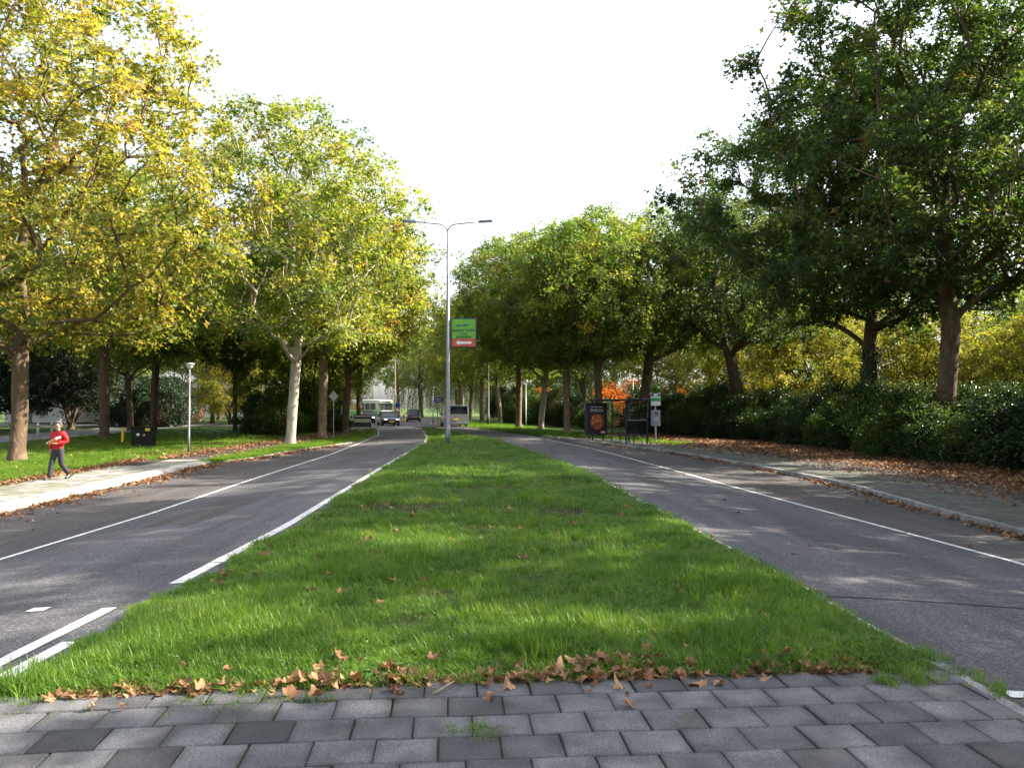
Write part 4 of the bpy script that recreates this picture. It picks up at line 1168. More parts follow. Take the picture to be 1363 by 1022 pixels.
bl = empty('direction_sign', (-8.3, 90.0, 0), R(3), 'blue direction sign just left of the lamp post', 'road sign')
cyl_part('pole', (-.1, 0, -.1), (-.1, 0, 3.0), .05, M['steel'], bl)
box_part('plate', (0, -.07, 2.68), (.95, .03, .55), M['sign_blue'], bl, .02)
for z in (2.58, 2.78): box_part('print_bar', (0, -.089, z), (.6, .006, .06), M['sign_white'], bl)
rs = empty('traffic_sign', (-13.6, 95.0, 0), R(8), 'round and blue traffic signs on the refuge behind the front car', 'road sign')
cyl_part('pole', (0, 0, -.1), (0, 0, 2.5), .05, M['steel'], rs)
box_part('plate', (0, -.06, 2.1), (.55, .03, .5), M['sign_blue'], rs, .02)
d_ = lathe('disc', [(0, 0), (.34, 0), (.34, .03), (0, .03)], M['red'], rs); d_.location = (0, -.05, 1.45); d_.rotation_euler = (R(90), 0, 0)
d2 = lathe('disc_face', [(0, .031), (.24, .031), (.24, .038), (0, .038)], M['sign_white'], d_)
bo = empty('bollard', (-13.6, 101.0, 0), 0, 'yellow traffic bollard on the refuge beside the silver car', 'bollard')
bm = bmesh.new(); add_tube(bm, [(0, 0, -.05), (0, 0, .1), (0, 0, .95), (0, 0, 1.05)], [.2, .17, .15, .08], 14); link('post', bm_mesh('post', bm, True), M['yellow'], bo)
lathe('band', [(.168, .55), (.168, .75), (.16, .75)], M['sign_blue'], bo)

# ------------------------------------------------------------------ vehicles
def paint(name, col, metal=0.4):
    return plain(name, col, 0.28, metal, 0.04, 3, coat=0.8)


M['p_dark'] = paint('dark_blue_car_paint', (0.022, 0.028, 0.042))
M['p_black'] = paint('black_car_paint', (0.018, 0.019, 0.024))
M['p_grey'] = paint('grey_car_paint', (0.17, 0.17, 0.175))
M['p_silver'] = paint('silver_van_paint', (0.27, 0.285, 0.30))
M['p_white'] = paint('white_vehicle_paint', (0.72, 0.73, 0.72), 0.0)
M['p_green'] = paint('green_bus_paint', (0.09, 0.42, 0.06), 0.0)
M['p_red'] = paint('red_car_paint', (0.45, 0.02, 0.02), 0.1)
M['car_glass'] = plain('car_glass', (0.015, 0.02, 0.026), 0.06, 0.0, 0.05, spec=0.8)
M['tyre'] = plain('tyre_rubber', (0.015, 0.015, 0.015), 0.85)
M['rim'] = plain('wheel_rim', (0.35, 0.35, 0.36), 0.35, 0.8)
M['head_lamp'] = plain('headlamp_lens', (0.85, 0.85, 0.82), 0.1)
M['lit_lamp'] = plain('daytime_lamp', (1.0, 0.95, 0.85), 0.1, emit=1.2)
M['tail'] = plain('tail_lamp', (0.5, 0.015, 0.015), 0.2)


def loft(name, rings, mat, parent, smooth=True):
    n = len(rings[0]); V = [p for r in rings for p in r]; F = []
    for i in range(len(rings) - 1):
        for k in range(n):
            F.append((i * n + k, i * n + (k + 1) % n, (i + 1) * n + (k + 1) % n, (i + 1) * n + k))
    F.append(tuple(range(n))[::-1]); F.append(tuple(range((len(rings) - 1) * n, len(rings) * n)))
    me = bpy.data.meshes.new(name); me.from_pydata(V, [], F); me.update()
    bm = bmesh.new(); bm.from_mesh(me); bmesh.ops.recalc_face_normals(bm, faces=bm.faces); bm.to_mesh(me); bm.free()
    if smooth:
        me.polygons.foreach_set('use_smooth', [True] * len(me.polygons))
        me.set_sharp_from_angle(angle=R(38))
    return link(name, me, mat, parent)


WHEELS = {}


def wheel(parent, x, y, r, w=0.2):
    key = (r, w)
    if key not in WHEELS:
        V, F = [], []
        prof = [(r * .62, -w / 2), (r * .9, -w / 2), (r, -w * .32), (r, w * .32), (r * .9, w / 2), (r * .62, w / 2)]
        n = 22
        for a in range(n):
            t = 2 * math.pi * a / n
            for rr, xx in prof: V.append((xx, rr * math.cos(t), rr * math.sin(t)))
        m = len(prof)
        for a in range(n):
            for k in range(m): F.append((a * m + k, a * m + (k + 1) % m, ((a + 1) % n) * m + (k + 1) % m, ((a + 1) % n) * m + k))
        ty = np_mesh('wheel', np.array(V), np.array(F), True)
        bm = bmesh.new(); add_cyl(bm, (-w * .46, 0, 0), (w * .46, 0, 0), r * .64, r * .64, 18)
        WHEELS[key] = (ty, bm_mesh('rim', bm))
    ty, ri = WHEELS[key]
    wh = link('wheel', ty, M['tyre'], parent, (x, y, r))
    link('rim', ri, M['rim'], wh)


def car(name, x, y, head, L, W, Hh, pm, label, kind='sedan', lit=False, z=0.0):
    th = math.atan2(-head[0], head[1])
    e = empty(name, (x, y, float(gz(x, y)) + 0.04 + z), th, label, 'van' if kind == 'van' else 'car')
    w = W / 2; P = M[pm]
    belt = {'sedan': .62, 'suv': .60, 'van': .52}[kind] * Hh
    hood = {'sedan': .56, 'suv': .58, 'van': .55}[kind] * Hh
    if kind == 'van':
        st = [(-.5, .24, 1.0), (-.49, .2, 1.0), (-.25, .2, 1.0), (.2, .2, 1.0), (.34, .2, .98), (.44, .2, .93), (.5, .24, .85)]
        tops = [belt, belt, belt, belt, belt, hood * .95, hood * .72]
    else:
        st = [(-.5, .28, .86), (-.485, .2, .93), (-.40, .18, .98), (-.2, .17, 1.0), (.15, .17, 1.0), (.36, .17, .98), (.46, .18, .92), (.5, .26, .80)]
        tops = [belt * .93, belt * 1.0, belt, belt, belt, hood, hood * .92, hood * .74]
        if kind == 'suv': tops[0] = belt * .98
    rings = []
    for (t, zl, k), tz in zip(st, tops):
        ww = w * k; yy = t * L
        half = [(ww * .88, zl), (ww * .99, zl + .10), (ww, zl + .45 * (tz - zl)), (ww * .97, tz - .05), (ww * .90, tz)]
        rings.append([(a, yy, b) for a, b in half] + [(-a, yy, b) for a, b in reversed(half)])
    body = loft('body', rings, P, e)
    # glasshouse
    if kind == 'van': cab = (-.492, -.47, .22, .40)
    elif kind == 'suv': cab = (-.485, -.40, .10, .27)
    else: cab = (-.42, -.24, .06, .25)
    zb, zt = belt - .02, Hh - .05
    bw, tw = w * .93, w * (.86 if kind == 'van' else .70)
    q = [(-bw, cab[0] * L, zb), (bw, cab[0] * L, zb), (bw, cab[3] * L, zb), (-bw, cab[3] * L, zb), (-tw, cab[1] * L, zt), (tw, cab[1] * L, zt), (tw, cab[2] * L, zt), (-tw, cab[2] * L, zt)]
    me = bpy.data.meshes.new('windows'); me.from_pydata(q, [], [(0, 1, 5, 4), (1, 2, 6, 5), (2, 3, 7, 6), (3, 0, 4, 7), (4, 5, 6, 7), (3, 2, 1, 0)]); me.update()
    win = link('windows', me, M['car_glass'], e)
    bm = bmesh.new()
    add_box(bm, (0, (cab[1] + cab[2]) / 2 * L, zt + .015), (tw * 2 + .05, (cab[2] - cab[1]) * L + .10, .075), .03)
    link('roof', bm_mesh('roof', bm), P, e)
    for a, b in ((0, 4), (1, 5), (2, 6), (3, 7)):
        bm = bmesh.new(); add_tube(bm, [q[a], q[b]], .045, 6); link('pillar', bm_mesh('pillar', bm), P, e)
    for s in (-1, 1):
        ym = (cab[1] * .45 + cab[2] * .55) * L
        bm = bmesh.new(); add_tube(bm, [(s * bw * 1.005, ym, zb), (s * tw * 1.005, ym, zt)], .035, 6); link('pillar', bm_mesh('pillar', bm), P, e)
        bm = bmesh.new(); add_box(bm, (s * (bw + .12), cab[3] * L * .86, zb + .12), (.2, .1, .15), .035); link('mirror', bm_mesh('mirror', bm), P, e)
    if kind == 'van':   # panel sides behind the cab and rear frame
        for s in (-1, 1):
            V = [(s * bw * 1.004, cab[0] * L, zb), (s * bw * 1.004, .05 * L, zb), (s * tw * 1.012, .05 * L, zt), (s * tw * 1.012, cab[1] * L, zt)]
            V += [(a * .97, b, c) for a, b, c in V]
            me = bpy.data.meshes.new('side_panel'); me.from_pydata(V, [], [(0, 1, 2, 3), (4, 7, 6, 5), (0, 4, 5, 1), (1, 5, 6, 2), (2, 6, 7, 3), (3, 7, 4, 0)]); me.update()
            link('side_panel', me, P, e)
        rg = box_part('tailgate_frame', (0, cab[0] * L - .005, zb + .04), (bw * 1.96, .05, .14), P, e, .015)
        box_part('tailgate_frame', (0, cab[1] * L - .02, zt - .06), (tw * 2.0, .06, .14), P, e, .015)
        for s in (-1, 1): box_part('tailgate_frame', (s * (bw * .92), (cab[0] + cab[1]) / 2 * L - .012, (zb + zt) / 2), (.10, .05, zt - zb), P, e, .012)
    wr = .34 if kind != 'sedan' else .32
    for s in (-1, 1):
        for t in (-.31, .31): wheel(e, s * (w - .10), t * L, wr, .22)
    for s in (-1, 1):
        box_part('headlight', (s * w * .66, L * .478, hood * .80), (w * .34, .12, .10), M['lit_lamp' if lit else 'head_lamp'], e, .03, rz=-s * .28)
        box_part('tail_light', (s * w * .82, -L * .487, belt * .84), (w * .22, .08, .20 if kind != 'van' else .42), M['tail'], e, .02)
    box_part('grille', (0, L * .492, hood * .62), (w * .75, .06, hood * .28), M['black'], e, .02)
    box_part('bumper', (0, L * .485, .32), (W * .86, .12, .14), M['black'], e, .03)
    box_part('bumper', (0, -L * .49, .36), (W * .90, .12, .18), M['black' if kind != 'van' else pm], e, .03)
    box_part('number_plate', (0, L * .508 + .02, .42), (.52, .02, .11), M['yellow'], e)
    box_part('number_plate', (-.0 if kind != 'van' else -.25, -L * .50 - .035, .62 if kind != 'van' else .70), (.52, .02, .11), M['yellow'], e)
    return e


car('car', -13.0, 84, (0.30, -0.95), 4.7, 1.86, 1.46, 'p_dark', 'dark saloon car coming round the bend with its headlamps on', 'sedan', True)
car('car', -17.6, 97, (0.25, -0.97), 4.4, 1.82, 1.5, 'p_black', 'dark car following behind, half hidden by the striped board', 'sedan', True)
car('car', -13.2, 107, (-0.16, 0.98), 4.5, 1.85, 1.68, 'p_grey', 'grey people carrier driving away beside the yellow bollard', 'suv')
car('panel_van', -5.6, 77.0, (-0.26, 0.96), 4.9, 1.98, 2.05, 'p_silver', 'silver van driving away behind the lamp post', 'van')
car('car', -30.8, 128, (1, 0.1), 4.3, 1.8, 1.5, 'p_red', 'red car far behind the left verge trunks', 'sedan')
car('car', -27.0, 136, (1, 0.1), 4.4, 1.8, 1.5, 'p_white', 'white car far behind the left verge trunks', 'sedan')

# bus
th = math.atan2(-0.66, -0.75)
bu = empty('city_bus', (-24.0, 132, 0.02), th, 'white and green city bus with orange lit display in the distance', 'bus')
BL, BW, BH = 12.0, 2.55, 3.05
rings = []
for t, k, zt in ((-.5, .93, BH - .2), (-.49, .99, BH - .06), (-.45, 1, BH), (.45, 1, BH), (.485, .98, BH - .05), (.5, .92, BH - .2)):
    w = BW / 2 * k
    half = [(w * .94, .30), (w, .45), (w, zt - .28), (w * .96, zt - .08), (w * .82, zt)]
    rings.append([(a, t * BL, b) for a, b in half] + [(-a, t * BL, b) for a, b in reversed(half)])
loft('body', rings, M['p_white'], bu)
for s in (-1, 1):
    for k in range(6):
        box_part('side_window', (s * BW / 2, -4.6 + k * 1.72, 1.95), (.03, 1.55, 1.05), M['car_glass'] if k > 2 else plain('amber_window', (.45, .3, .08), .2), bu, .01)
    box_part('side_band', (s * (BW / 2 + .004), 0, .85), (.03, BL * .9, .75), M['p_green'], bu, .01)
    for y in (-3.2, 3.4): wheel(bu, s * (BW / 2 - .14), y, .48, .28)
    box_part('front_pillar', (s * (BW / 2 - .12), BL / 2 - .03, 1.6), (.16, .14, 2.4), M['p_green'], bu, .03)
    box_part('headlight', (s * .85, BL / 2 + .01, .72), (.36, .06, .2), M['head_lamp'], bu, .02)
    box_part('mirror', (s * (BW / 2 + .18), BL / 2 + .15, 2.3), (.2, .12, .42), M['black'], bu, .03)
box_part('windscreen', (0, BL / 2 - .01, 1.95), (BW - .4, .05, 1.2), M['car_glass'], bu, .015)
box_part('destination_display', (0, BL / 2, 2.74), (BW - .7, .05, .26), M['black'], bu, .01)
box_part('front_panel', (0, BL / 2 + .005, .98), (BW - .5, .04, .55), M['p_white'], bu, .015)
box_part('number_plate', (0, BL / 2 + .02, .45), (.52, .04, .11), M['yellow'], bu)

# ------------------------------------------------------------------ houses far behind the lawn
M['brick'] = plain('brown_brick', (0.20, 0.12, 0.085), 0.9, var=0.3, scale=12)
M['render_white'] = plain('white_render', (0.50, 0.49, 0.46), 0.85)
M['roof_dark'] = plain('dark_roof_tiles', (0.055, 0.045, 0.045), 0.8, var=0.25, scale=8)
M['pane'] = plain('window_pane', (0.03, 0.035, 0.04), 0.08, spec=0.8)


def house(x, y, rz, w, d, h, rise, wm, label, wins, name='house', door=None):
    e = empty(name, (x, y, 0.02), rz, label, 'house')
    me = bpy.data.meshes.new('wall')
    V = [(-w / 2, -d / 2, 0), (w / 2, -d / 2, 0), (w / 2, d / 2, 0), (-w / 2, d / 2, 0), (-w / 2, -d / 2, h), (w / 2, -d / 2, h), (w / 2, d / 2, h), (-w / 2, d / 2, h), (0, -d / 2, h + rise), (0, d / 2, h + rise)]
    me.from_pydata(V, [], [(0, 1, 5, 8, 4), (1, 2, 6, 5), (2, 3, 7, 9, 6), (3, 0, 4, 7), (4, 8, 9, 7), (8, 5, 6, 9), (3, 2, 1, 0)]); me.update()
    link('wall', me, M[wm], e)
    L = math.hypot(w / 2, rise); a = math.atan2(rise, w / 2)
    for s in (-1, 1):
        bm = bmesh.new(); add_box(bm, (s * w / 4 * 1.06, 0, h + rise / 2 - .02 + .08), (L * 1.14, d + .6, .12), 0, ry=s * a); link('roof', bm_mesh('roof', bm), M['roof_dark'], e)
        bm = bmesh.new(); add_box(bm, (s * w / 4 * 1.06, -d / 2 - .31, h + rise / 2 + .02), (L * 1.14, .05, .22), 0, ry=s * a); link('bargeboard', bm_mesh('bargeboard', bm), M['render_white'], e)
    for wx, wz, ww, wh in wins:
        f = box_part('window', (wx, -d / 2 - .01, wz), (ww, .06, wh), M['white'], e)
        box_part('pane', (wx, -d / 2 - .045, wz), (ww - .14, .02, wh - .14), M['pane'], f)
        box_part('sill', (wx, -d / 2 - .07, wz - wh / 2 - .03), (ww + .1, .14, .05), M['kerb'], f)
    if door: box_part('door', (door, -d / 2 - .01, 1.0), (.9, .06, 2.0), M['steel_dk'], e)
    return e


house(-44.8, 92, R(-8), 3.0, 5, 2.5, .7, 'render_white', 'small white gabled cabin between the brown trunks', [(-.4, 1.5, .7, .8), (.7, 1.6, .7, .4)], 'cabin')
house(-44.5, 100, R(-12), 7.5, 9, 3.2, 2.2, 'brick', 'brick house with dark roof behind the white cabin', [(-2, 1.6, 1.2, 1.3), (1.2, 1.6, 1.6, 1.3), (0, 4.0, .9, .8)], door=2.9)
house(-56, 100, R(-20), 9, 9, 5.4, 2.6, 'render_white', 'white two storey house behind the walking person', [(-2.6, 1.5, 1.5, 1.3), (1.8, 1.5, 2.0, 1.4), (-2.2, 4.2, 1.3, 1.2), (2.2, 4.2, 1.3, 1.2)], door=-.4)
house(-52, 150, R(10), 16, 9, 6.0, 2.5, 'render_white', 'long white building far behind the left verge trunks', [(-5 + 2.6 * k, z, 1.5, 1.3) for k in range(5) for z in (1.6, 4.4)])
house(52, 78, R(-35), 13, 10, 8.4, 3.5, 'brick', 'tall brick house behind the garden trees', [(-4 + 2.7 * k, z, 1.4, 1.4) for k in range(4) for z in (1.6, 4.4, 7.0)])
for i, (x, y) in enumerate([(-33.2, 56), (-33.6, 58.4), (-34.1, 61)]):
    b_ = empty('bollard', (x, y, float(gz(x, y)) + .06), 0, 'small white bollard beside the service road', 'bollard', 'white bollards of the service road')
    bm = bmesh.new(); add_tube(bm, [(0, 0, 0), (0, 0, .8), (0, 0, .9)], [.09, .08, .04], 10); link('post', bm_mesh('post', bm, True), M['white'], b_)
    lathe('band', [(.092, .6), (.09, .7), (.08, .7)], M['red'], b_, 10)


# ------------------------------------------------------------------ the walking person
def skin_mesh(name, verts, edges, radii, levels=2):
    me = bpy.data.meshes.new(name); me.from_pydata(verts, edges, []); me.update()
    o = bpy.data.objects.new(name, me); COL.objects.link(o)
    o.modifiers.new('skin', 'SKIN'); sb = o.modifiers.new('sub', 'SUBSURF'); sb.levels = levels; sb.render_levels = levels
    sv = me.skin_vertices[0].data
    for i, r in enumerate(radii):
        sv[i].radius = r if hasattr(r, '__len__') else (r, r); sv[i].use_root = (i == 0)
    bpy.context.view_layer.update()
    out = bpy.data.meshes.new_from_object(o.evaluated_get(bpy.context.evaluated_depsgraph_get()))
    bpy.data.objects.remove(o)
    out.polygons.foreach_set('use_smooth', [True] * len(out.polygons))
    return out


M['skin'] = plain('skin', (0.36, 0.19, 0.13), 0.6, var=0.08)
M['jumper'] = plain('red_jumper', (0.42, 0.012, 0.018), 0.9, var=0.2, scale=18, bump=0.3)
M['trouser'] = plain('charcoal_trousers', (0.028, 0.028, 0.033), 0.9, var=0.2, scale=14, bump=0.2)
M['hair'] = plain('grey_hair', (0.075, 0.073, 0.07), 0.8, var=0.35, scale=60)
M['shoe'] = plain('black_leather', (0.02, 0.018, 0.018), 0.4)
M['paper'] = plain('newsprint', (0.72, 0.70, 0.66), 0.8, var=0.1, scale=20)
M['paper_or'] = plain('orange_print', (0.65, 0.16, 0.03), 0.7)
px_, py_ = -12.76, 22.5
pe = empty('person', (px_, py_, float(gz(px_, py_)) + 0.092), R(-14), 'person in red jumper and dark trousers walking along the left pavement', 'person')
pe.scale = (.95, .95, .95)
B_, E_, R_ = [], [], []


def bv(p, r, parent=None):
    B_.append(p); R_.append(r)
    if parent is not None: E_.append((parent, len(B_) - 1))
    return len(B_) - 1


pv = bv((0, 0, .96), (.10, .07)); ws = bv((0, .0, 1.12), (.10, .07), pv); ct = bv((0, .0, 1.32), (.11, .075), ws)
nk = bv((0, -.01, 1.47), .055, ct); jw = bv((0, -.035, 1.565), .066, nk); hd = bv((0, -.02, 1.645), (.078, .092), jw); tp_ = bv((0, -.005, 1.715), (.066, .075), hd)
ns = bv((0, -.118, 1.615), .014, hd)
for s in (-1, 1): bv((s * .085, .0, 1.62), .016, hd)
arms = {1: [(.19, 0, 1.42), (.275, .05, 1.15), (.10, -.20, 1.10)], -1: [(-.19, 0, 1.42), (-.26, .06, 1.14), (-.265, -.02, .90)]}
hands = {1: Vector((-.8, -.35, .1)).normalized(), -1: Vector((0.02, -.2, -1)).normalized()}
for s in (-1, 1):
    a = bv(arms[s][0], .045, ct); b = bv(arms[s][1], .04, a); c = bv(arms[s][2], .028, b)
    hv = hands[s]; pal = Vector(arms[s][2]) + hv * .07
    h_ = bv(tuple(pal), (.034, .022), c)
    side = hv.cross(Vector((0, 0, 1)) if s > 0 else Vector((1, 0, 0))).normalized()
    for f, ln in zip((-1.5, -.5, .5, 1.5), (.055, .07, .075, .06)):
        k1 = bv(tuple(pal + hv * .04 + side * f * .019), .0095, h_); bv(tuple(pal + hv * (.04 + ln * .55) + side * f * .02 + Vector((0, .01, .004))), .0085, k1)
    bv(tuple(pal + hv * .015 + side * -.05), .010, h_)
legs = {-1: [(-.09, 0, .90), (-.105, -.13, .50), (-.105, -.20, .10)], 1: [(.09, 0, .90), (.10, .02, .49), (.10, .30, .20)]}
for s in (-1, 1):
    a = bv(legs[s][0], .07, pv); b = bv(legs[s][1], .05, a); bv(legs[s][2], .035, b)
body = link('body', skin_mesh('body', B_, E_, R_), M['skin'], pe)
V = [(0, 0, .84), (0, 0, 1.08), (0, 0, 1.30), (0, .005, 1.43)]
Rr = [(.175, .135), (.168, .135), (.178, .135), (.10, .09)]
Ed = [(0, 1), (1, 2), (2, 3)]
for s in (-1, 1):
    i = len(V); w_ = Vector(arms[s][2]); el_ = Vector(arms[s][1])
    V += [(s * .17, .0, 1.40), tuple((Vector(arms[s][0]) + el_) / 2 + Vector((s * .015, 0, 0))), tuple(el_), tuple(w_ + (el_ - w_) * .1)]
    Rr += [(.085, .085), (.072, .072), (.064, .064), (.048, .048)]
    Ed += [(2, i), (i, i + 1), (i + 1, i + 2), (i + 2, i + 3)]
link('jumper', skin_mesh('jumper', V, Ed, Rr), M['jumper'], pe)
bm = bmesh.new(); add_tube(bm, [(.07 * math.cos(t), .07 * math.sin(t) - .012, 1.475 + .012 * math.sin(t)) for t in np.linspace(0, 6.283, 17)], .018, 8, False)
link('collar', bm_mesh('collar', bm, True), M['trouser'], pe)
V = [(0, .0, 1.06), (0, 0, .92)]; Rr = [(.14, .105), (.155, .12)]; Ed = [(0, 1)]
for s in (-1, 1):
    i = len(V); hp, kn, an = [Vector(q) for q in legs[s]]
    V += [tuple(hp + Vector((s * .005, 0, -.04))), tuple((hp + kn) / 2), tuple(kn), tuple((kn + an) / 2), tuple(an + Vector((0, 0, .0)))]
    Rr += [(.105, .115), (.092, .10), (.075, .08), (.07, .075), (.066, .074)]
    Ed += [(1, i), (i, i + 1), (i + 1, i + 2), (i + 2, i + 3), (i + 3, i + 4)]
link('trousers', skin_mesh('trousers', V, Ed, Rr), M['trouser'], pe)
for s, (x, y, z, rx) in ((-1, (-.105, -.26, .052, R(-4))), (1, (.10, .27, .10, R(32)))):
    bm = bmesh.new(); add_box(bm, (0, 0, 0), (.10, .28, .10), .035, seg=3, taper=(.75, .7)); add_box(bm, (0, .005, -.046), (.104, .29, .02), .006)
    o = link('shoe', bm_mesh('shoe', bm, True), M['shoe'], pe, (x, y, z), (rx, 0, 0))
# hair: a cap over the back and sides of the skull
V, F = [], []
nu, nv_ = 16, 8
for j in range(nv_ + 1):
    t = j / nv_
    for i in range(nu):
        a = 2 * math.pi * i / nu
        low = 1.72 if math.sin(a) < -.35 else 1.585
        z = 1.775 - (1.775 - low) * t
        rr = math.sin(min(1, (.08 + t * (1.6 if low < 1.7 else 1.0))) * math.pi / 2)
        V.append((.094 * rr * math.cos(a) * (1 + .03 * math.sin(5 * a + j)), -.004 + .108 * rr * math.sin(a), z))
for j in range(nv_):
    for i in range(nu): F.append((j * nu + i, j * nu + (i + 1) % nu, (j + 1) * nu + (i + 1) % nu, (j + 1) * nu + i))
link('hair', np_mesh('hair', np.array(V), np.array(F), True), M['hair'], pe)
gl = bmesh.new()
for s in (-1, 1):
    add_tube(gl, [(s * .035 + .026 * math.cos(t), -.113, 1.645 + .018 * math.sin(t)) for t in np.linspace(0, 6.283, 11)], .0045, 5, False)
    add_tube(gl, [(s * .06, -.113, 1.648), (s * .088, -.06, 1.648), (s * .09, .01, 1.645)], .004, 5)
add_tube(gl, [(-.01, -.115, 1.65), (.01, -.115, 1.65)], .004, 5)
link('glasses', bm_mesh('glasses', gl), M['black'], pe)
for s in (-1, 1):
    bm = bmesh.new(); bmesh.ops.create_uvsphere(bm, u_segments=8, v_segments=6, radius=.013, matrix=Matrix.Translation((s * .035, -.098, 1.643))); link('eye', bm_mesh('eye', bm, True), M['sign_white'], body)
box_part('mouth', (0, -.098, 1.572), (.05, .012, .012), plain('lips', (.3, .11, .09), .5), body, .004)
np_ = empty('newspaper', (0, 0, 0), 0, 'folded white and orange newspaper held under the walking person\'s arm', 'newspaper')
mw = Matrix.Translation((px_, py_, float(gz(px_, py_)) + 0.092)) @ Matrix.Rotation(R(-14), 4, 'Z') @ Matrix.Scale(.95, 4)
np_.matrix_world = mw @ Matrix.Translation((.07, -.225, 1.17)) @ Matrix.Rotation(R(-24), 4, 'Y') @ Matrix.Rotation(R(12), 4, 'X')
for k in range(3): box_part('sheet', (.0, 0, .055 - k * .018), (.38 - k * .01, .20, .015), M['paper'], np_, .006)
box_part('cover', (.03, -.102, .0), (.30, .012, .085), M['paper_or'], np_, .004)

# ------------------------------------------------------------------ fallen leaves
rng = np.random.default_rng(101)


def litter(name, x, y, dz, size, label, flat=0.35, mat='litter'):
    n = len(x)
    z = gz(x, y) + dz + rng.uniform(0.0, 0.02, n)
    nr = np.stack([rng.normal(0, flat, n), rng.normal(0, flat, n), np.ones(n)], 1)
    o = link(name, scatter_leaves(np.stack([x, y, z], 1), nr, size, rng, name=name, tint=np.clip(rng.normal(.45, .27, n), 0, 1)), M[mat])
    return tag(o, label, 'leaves', kind='stuff')


def clumpy(x, y, f=0.8):
    return 0.5 + 0.5 * np.sin(x * 2.1 * f + 1.3 * np.sin(y * 1.1 * f)) * np.sin(y * 1.7 * f + np.sin(x * 1.9 * f))


# right: gutter, pavement, path and verge
def along(line, y0, y1, n, off, spread, dz, s=(.08, .18), side=1):
    y = rng.uniform(y0, y1, n); x = xa(line, y) + side * (off + rng.exponential(spread, n))
    keep = clumpy(x * .3, y) > rng.uniform(0, .75, n)
    return x[keep], y[keep]


x, y = along(RK, 12, 44, 2600, 0.02, .10, 0, side=-1)
litter('leaf_litter', x, y, .012, rng.uniform(.07, .16, len(x)), 'brown leaves gathered in the gutter of the right bay')
y = rng.uniform(10, 46, 3000); x = xa(RK, y) + rng.uniform(.1, 1, 3000) ** .5 * (xa(RPB, y) + 1.9 - xa(RK, y))
litter('leaf_litter', x, y, .135, rng.uniform(.07, .16, len(x)), 'brown leaves scattered over the right pavement and path')
y = 12 + 48 * rng.uniform(0, 1, 15000) ** 1.2; x = xa(RPB, y) + 1.1 + rng.uniform(0, 1, 15000) * 4.9
k_ = clumpy(x, y, .5) > rng.uniform(-.5, .75, len(x)); x, y = x[k_], y[k_]
litter('leaf_litter', x, y, .10, rng.uniform(.08, .19, len(x)), 'carpet of brown leaves under the long hedge')
# left
x, y = along(LK, 15, 44, 4200, 0.05, .18, 0, side=1)
litter('leaf_litter', x, y, .012, rng.uniform(.08, .18, len(x)), 'brown leaves gathered along the left kerb')
y = rng.uniform(15, 60, 4200); x = xa(LPB, y) - np.where(y < 31.5, 1.05, .12) + rng.normal(0, .22, 4200)
litter('leaf_litter', x, y, .13, rng.uniform(.08, .18, len(x)), 'brown leaves along the lawn edge behind the left pavement')
y = rng.uniform(33, 66, 3000); x = xa(LPB, y) + rng.uniform(-2.5, 2.2, 3000)
litter('leaf_litter', x, y, .10, rng.uniform(.08, .18, len(x)), 'brown leaves on the path under the left verge trees')
y = rng.uniform(17, 55, 2600); x = rng.uniform(-27, -13.6, 2600)
litter('leaf_litter', x, y, .10, rng.uniform(.08, .16, len(x)), 'few brown leaves strewn over the lawn')
x = rng.uniform(-2.9, 2.6, 900); y = 5.28 + .085 * x - .02 * np.maximum(0, -x - 1) ** 2 + rng.exponential(.10, 900)
litter('leaf_litter', x, y, .045, rng.uniform(.03, .09, len(x)), 'crumbled leaf fragments along the edge of the paving', .6)
y = 8 + 45 * rng.uniform(0, 1, 500) ** 1.5; x = xa(MEDL, y) + rng.uniform(.05, 1, 500) ** 1.6 * (xa(MEDR, y) - xa(MEDL, y))
litter('leaf_litter', x, y, .10, rng.uniform(.06, .12, len(x)), 'few brown leaves lying deep in the median grass', .8)
y = 8 + 35 * rng.uniform(0, 1, 260); x = np.where(rng.uniform(0, 1, 260) < .7, xa(LK, y) + rng.exponential(.9, 260), rng.uniform(3.2, 8.5, 260))
litter('leaf_litter', x, y, .012, rng.uniform(.06, .13, len(x)), 'stray brown leaves on the asphalt')


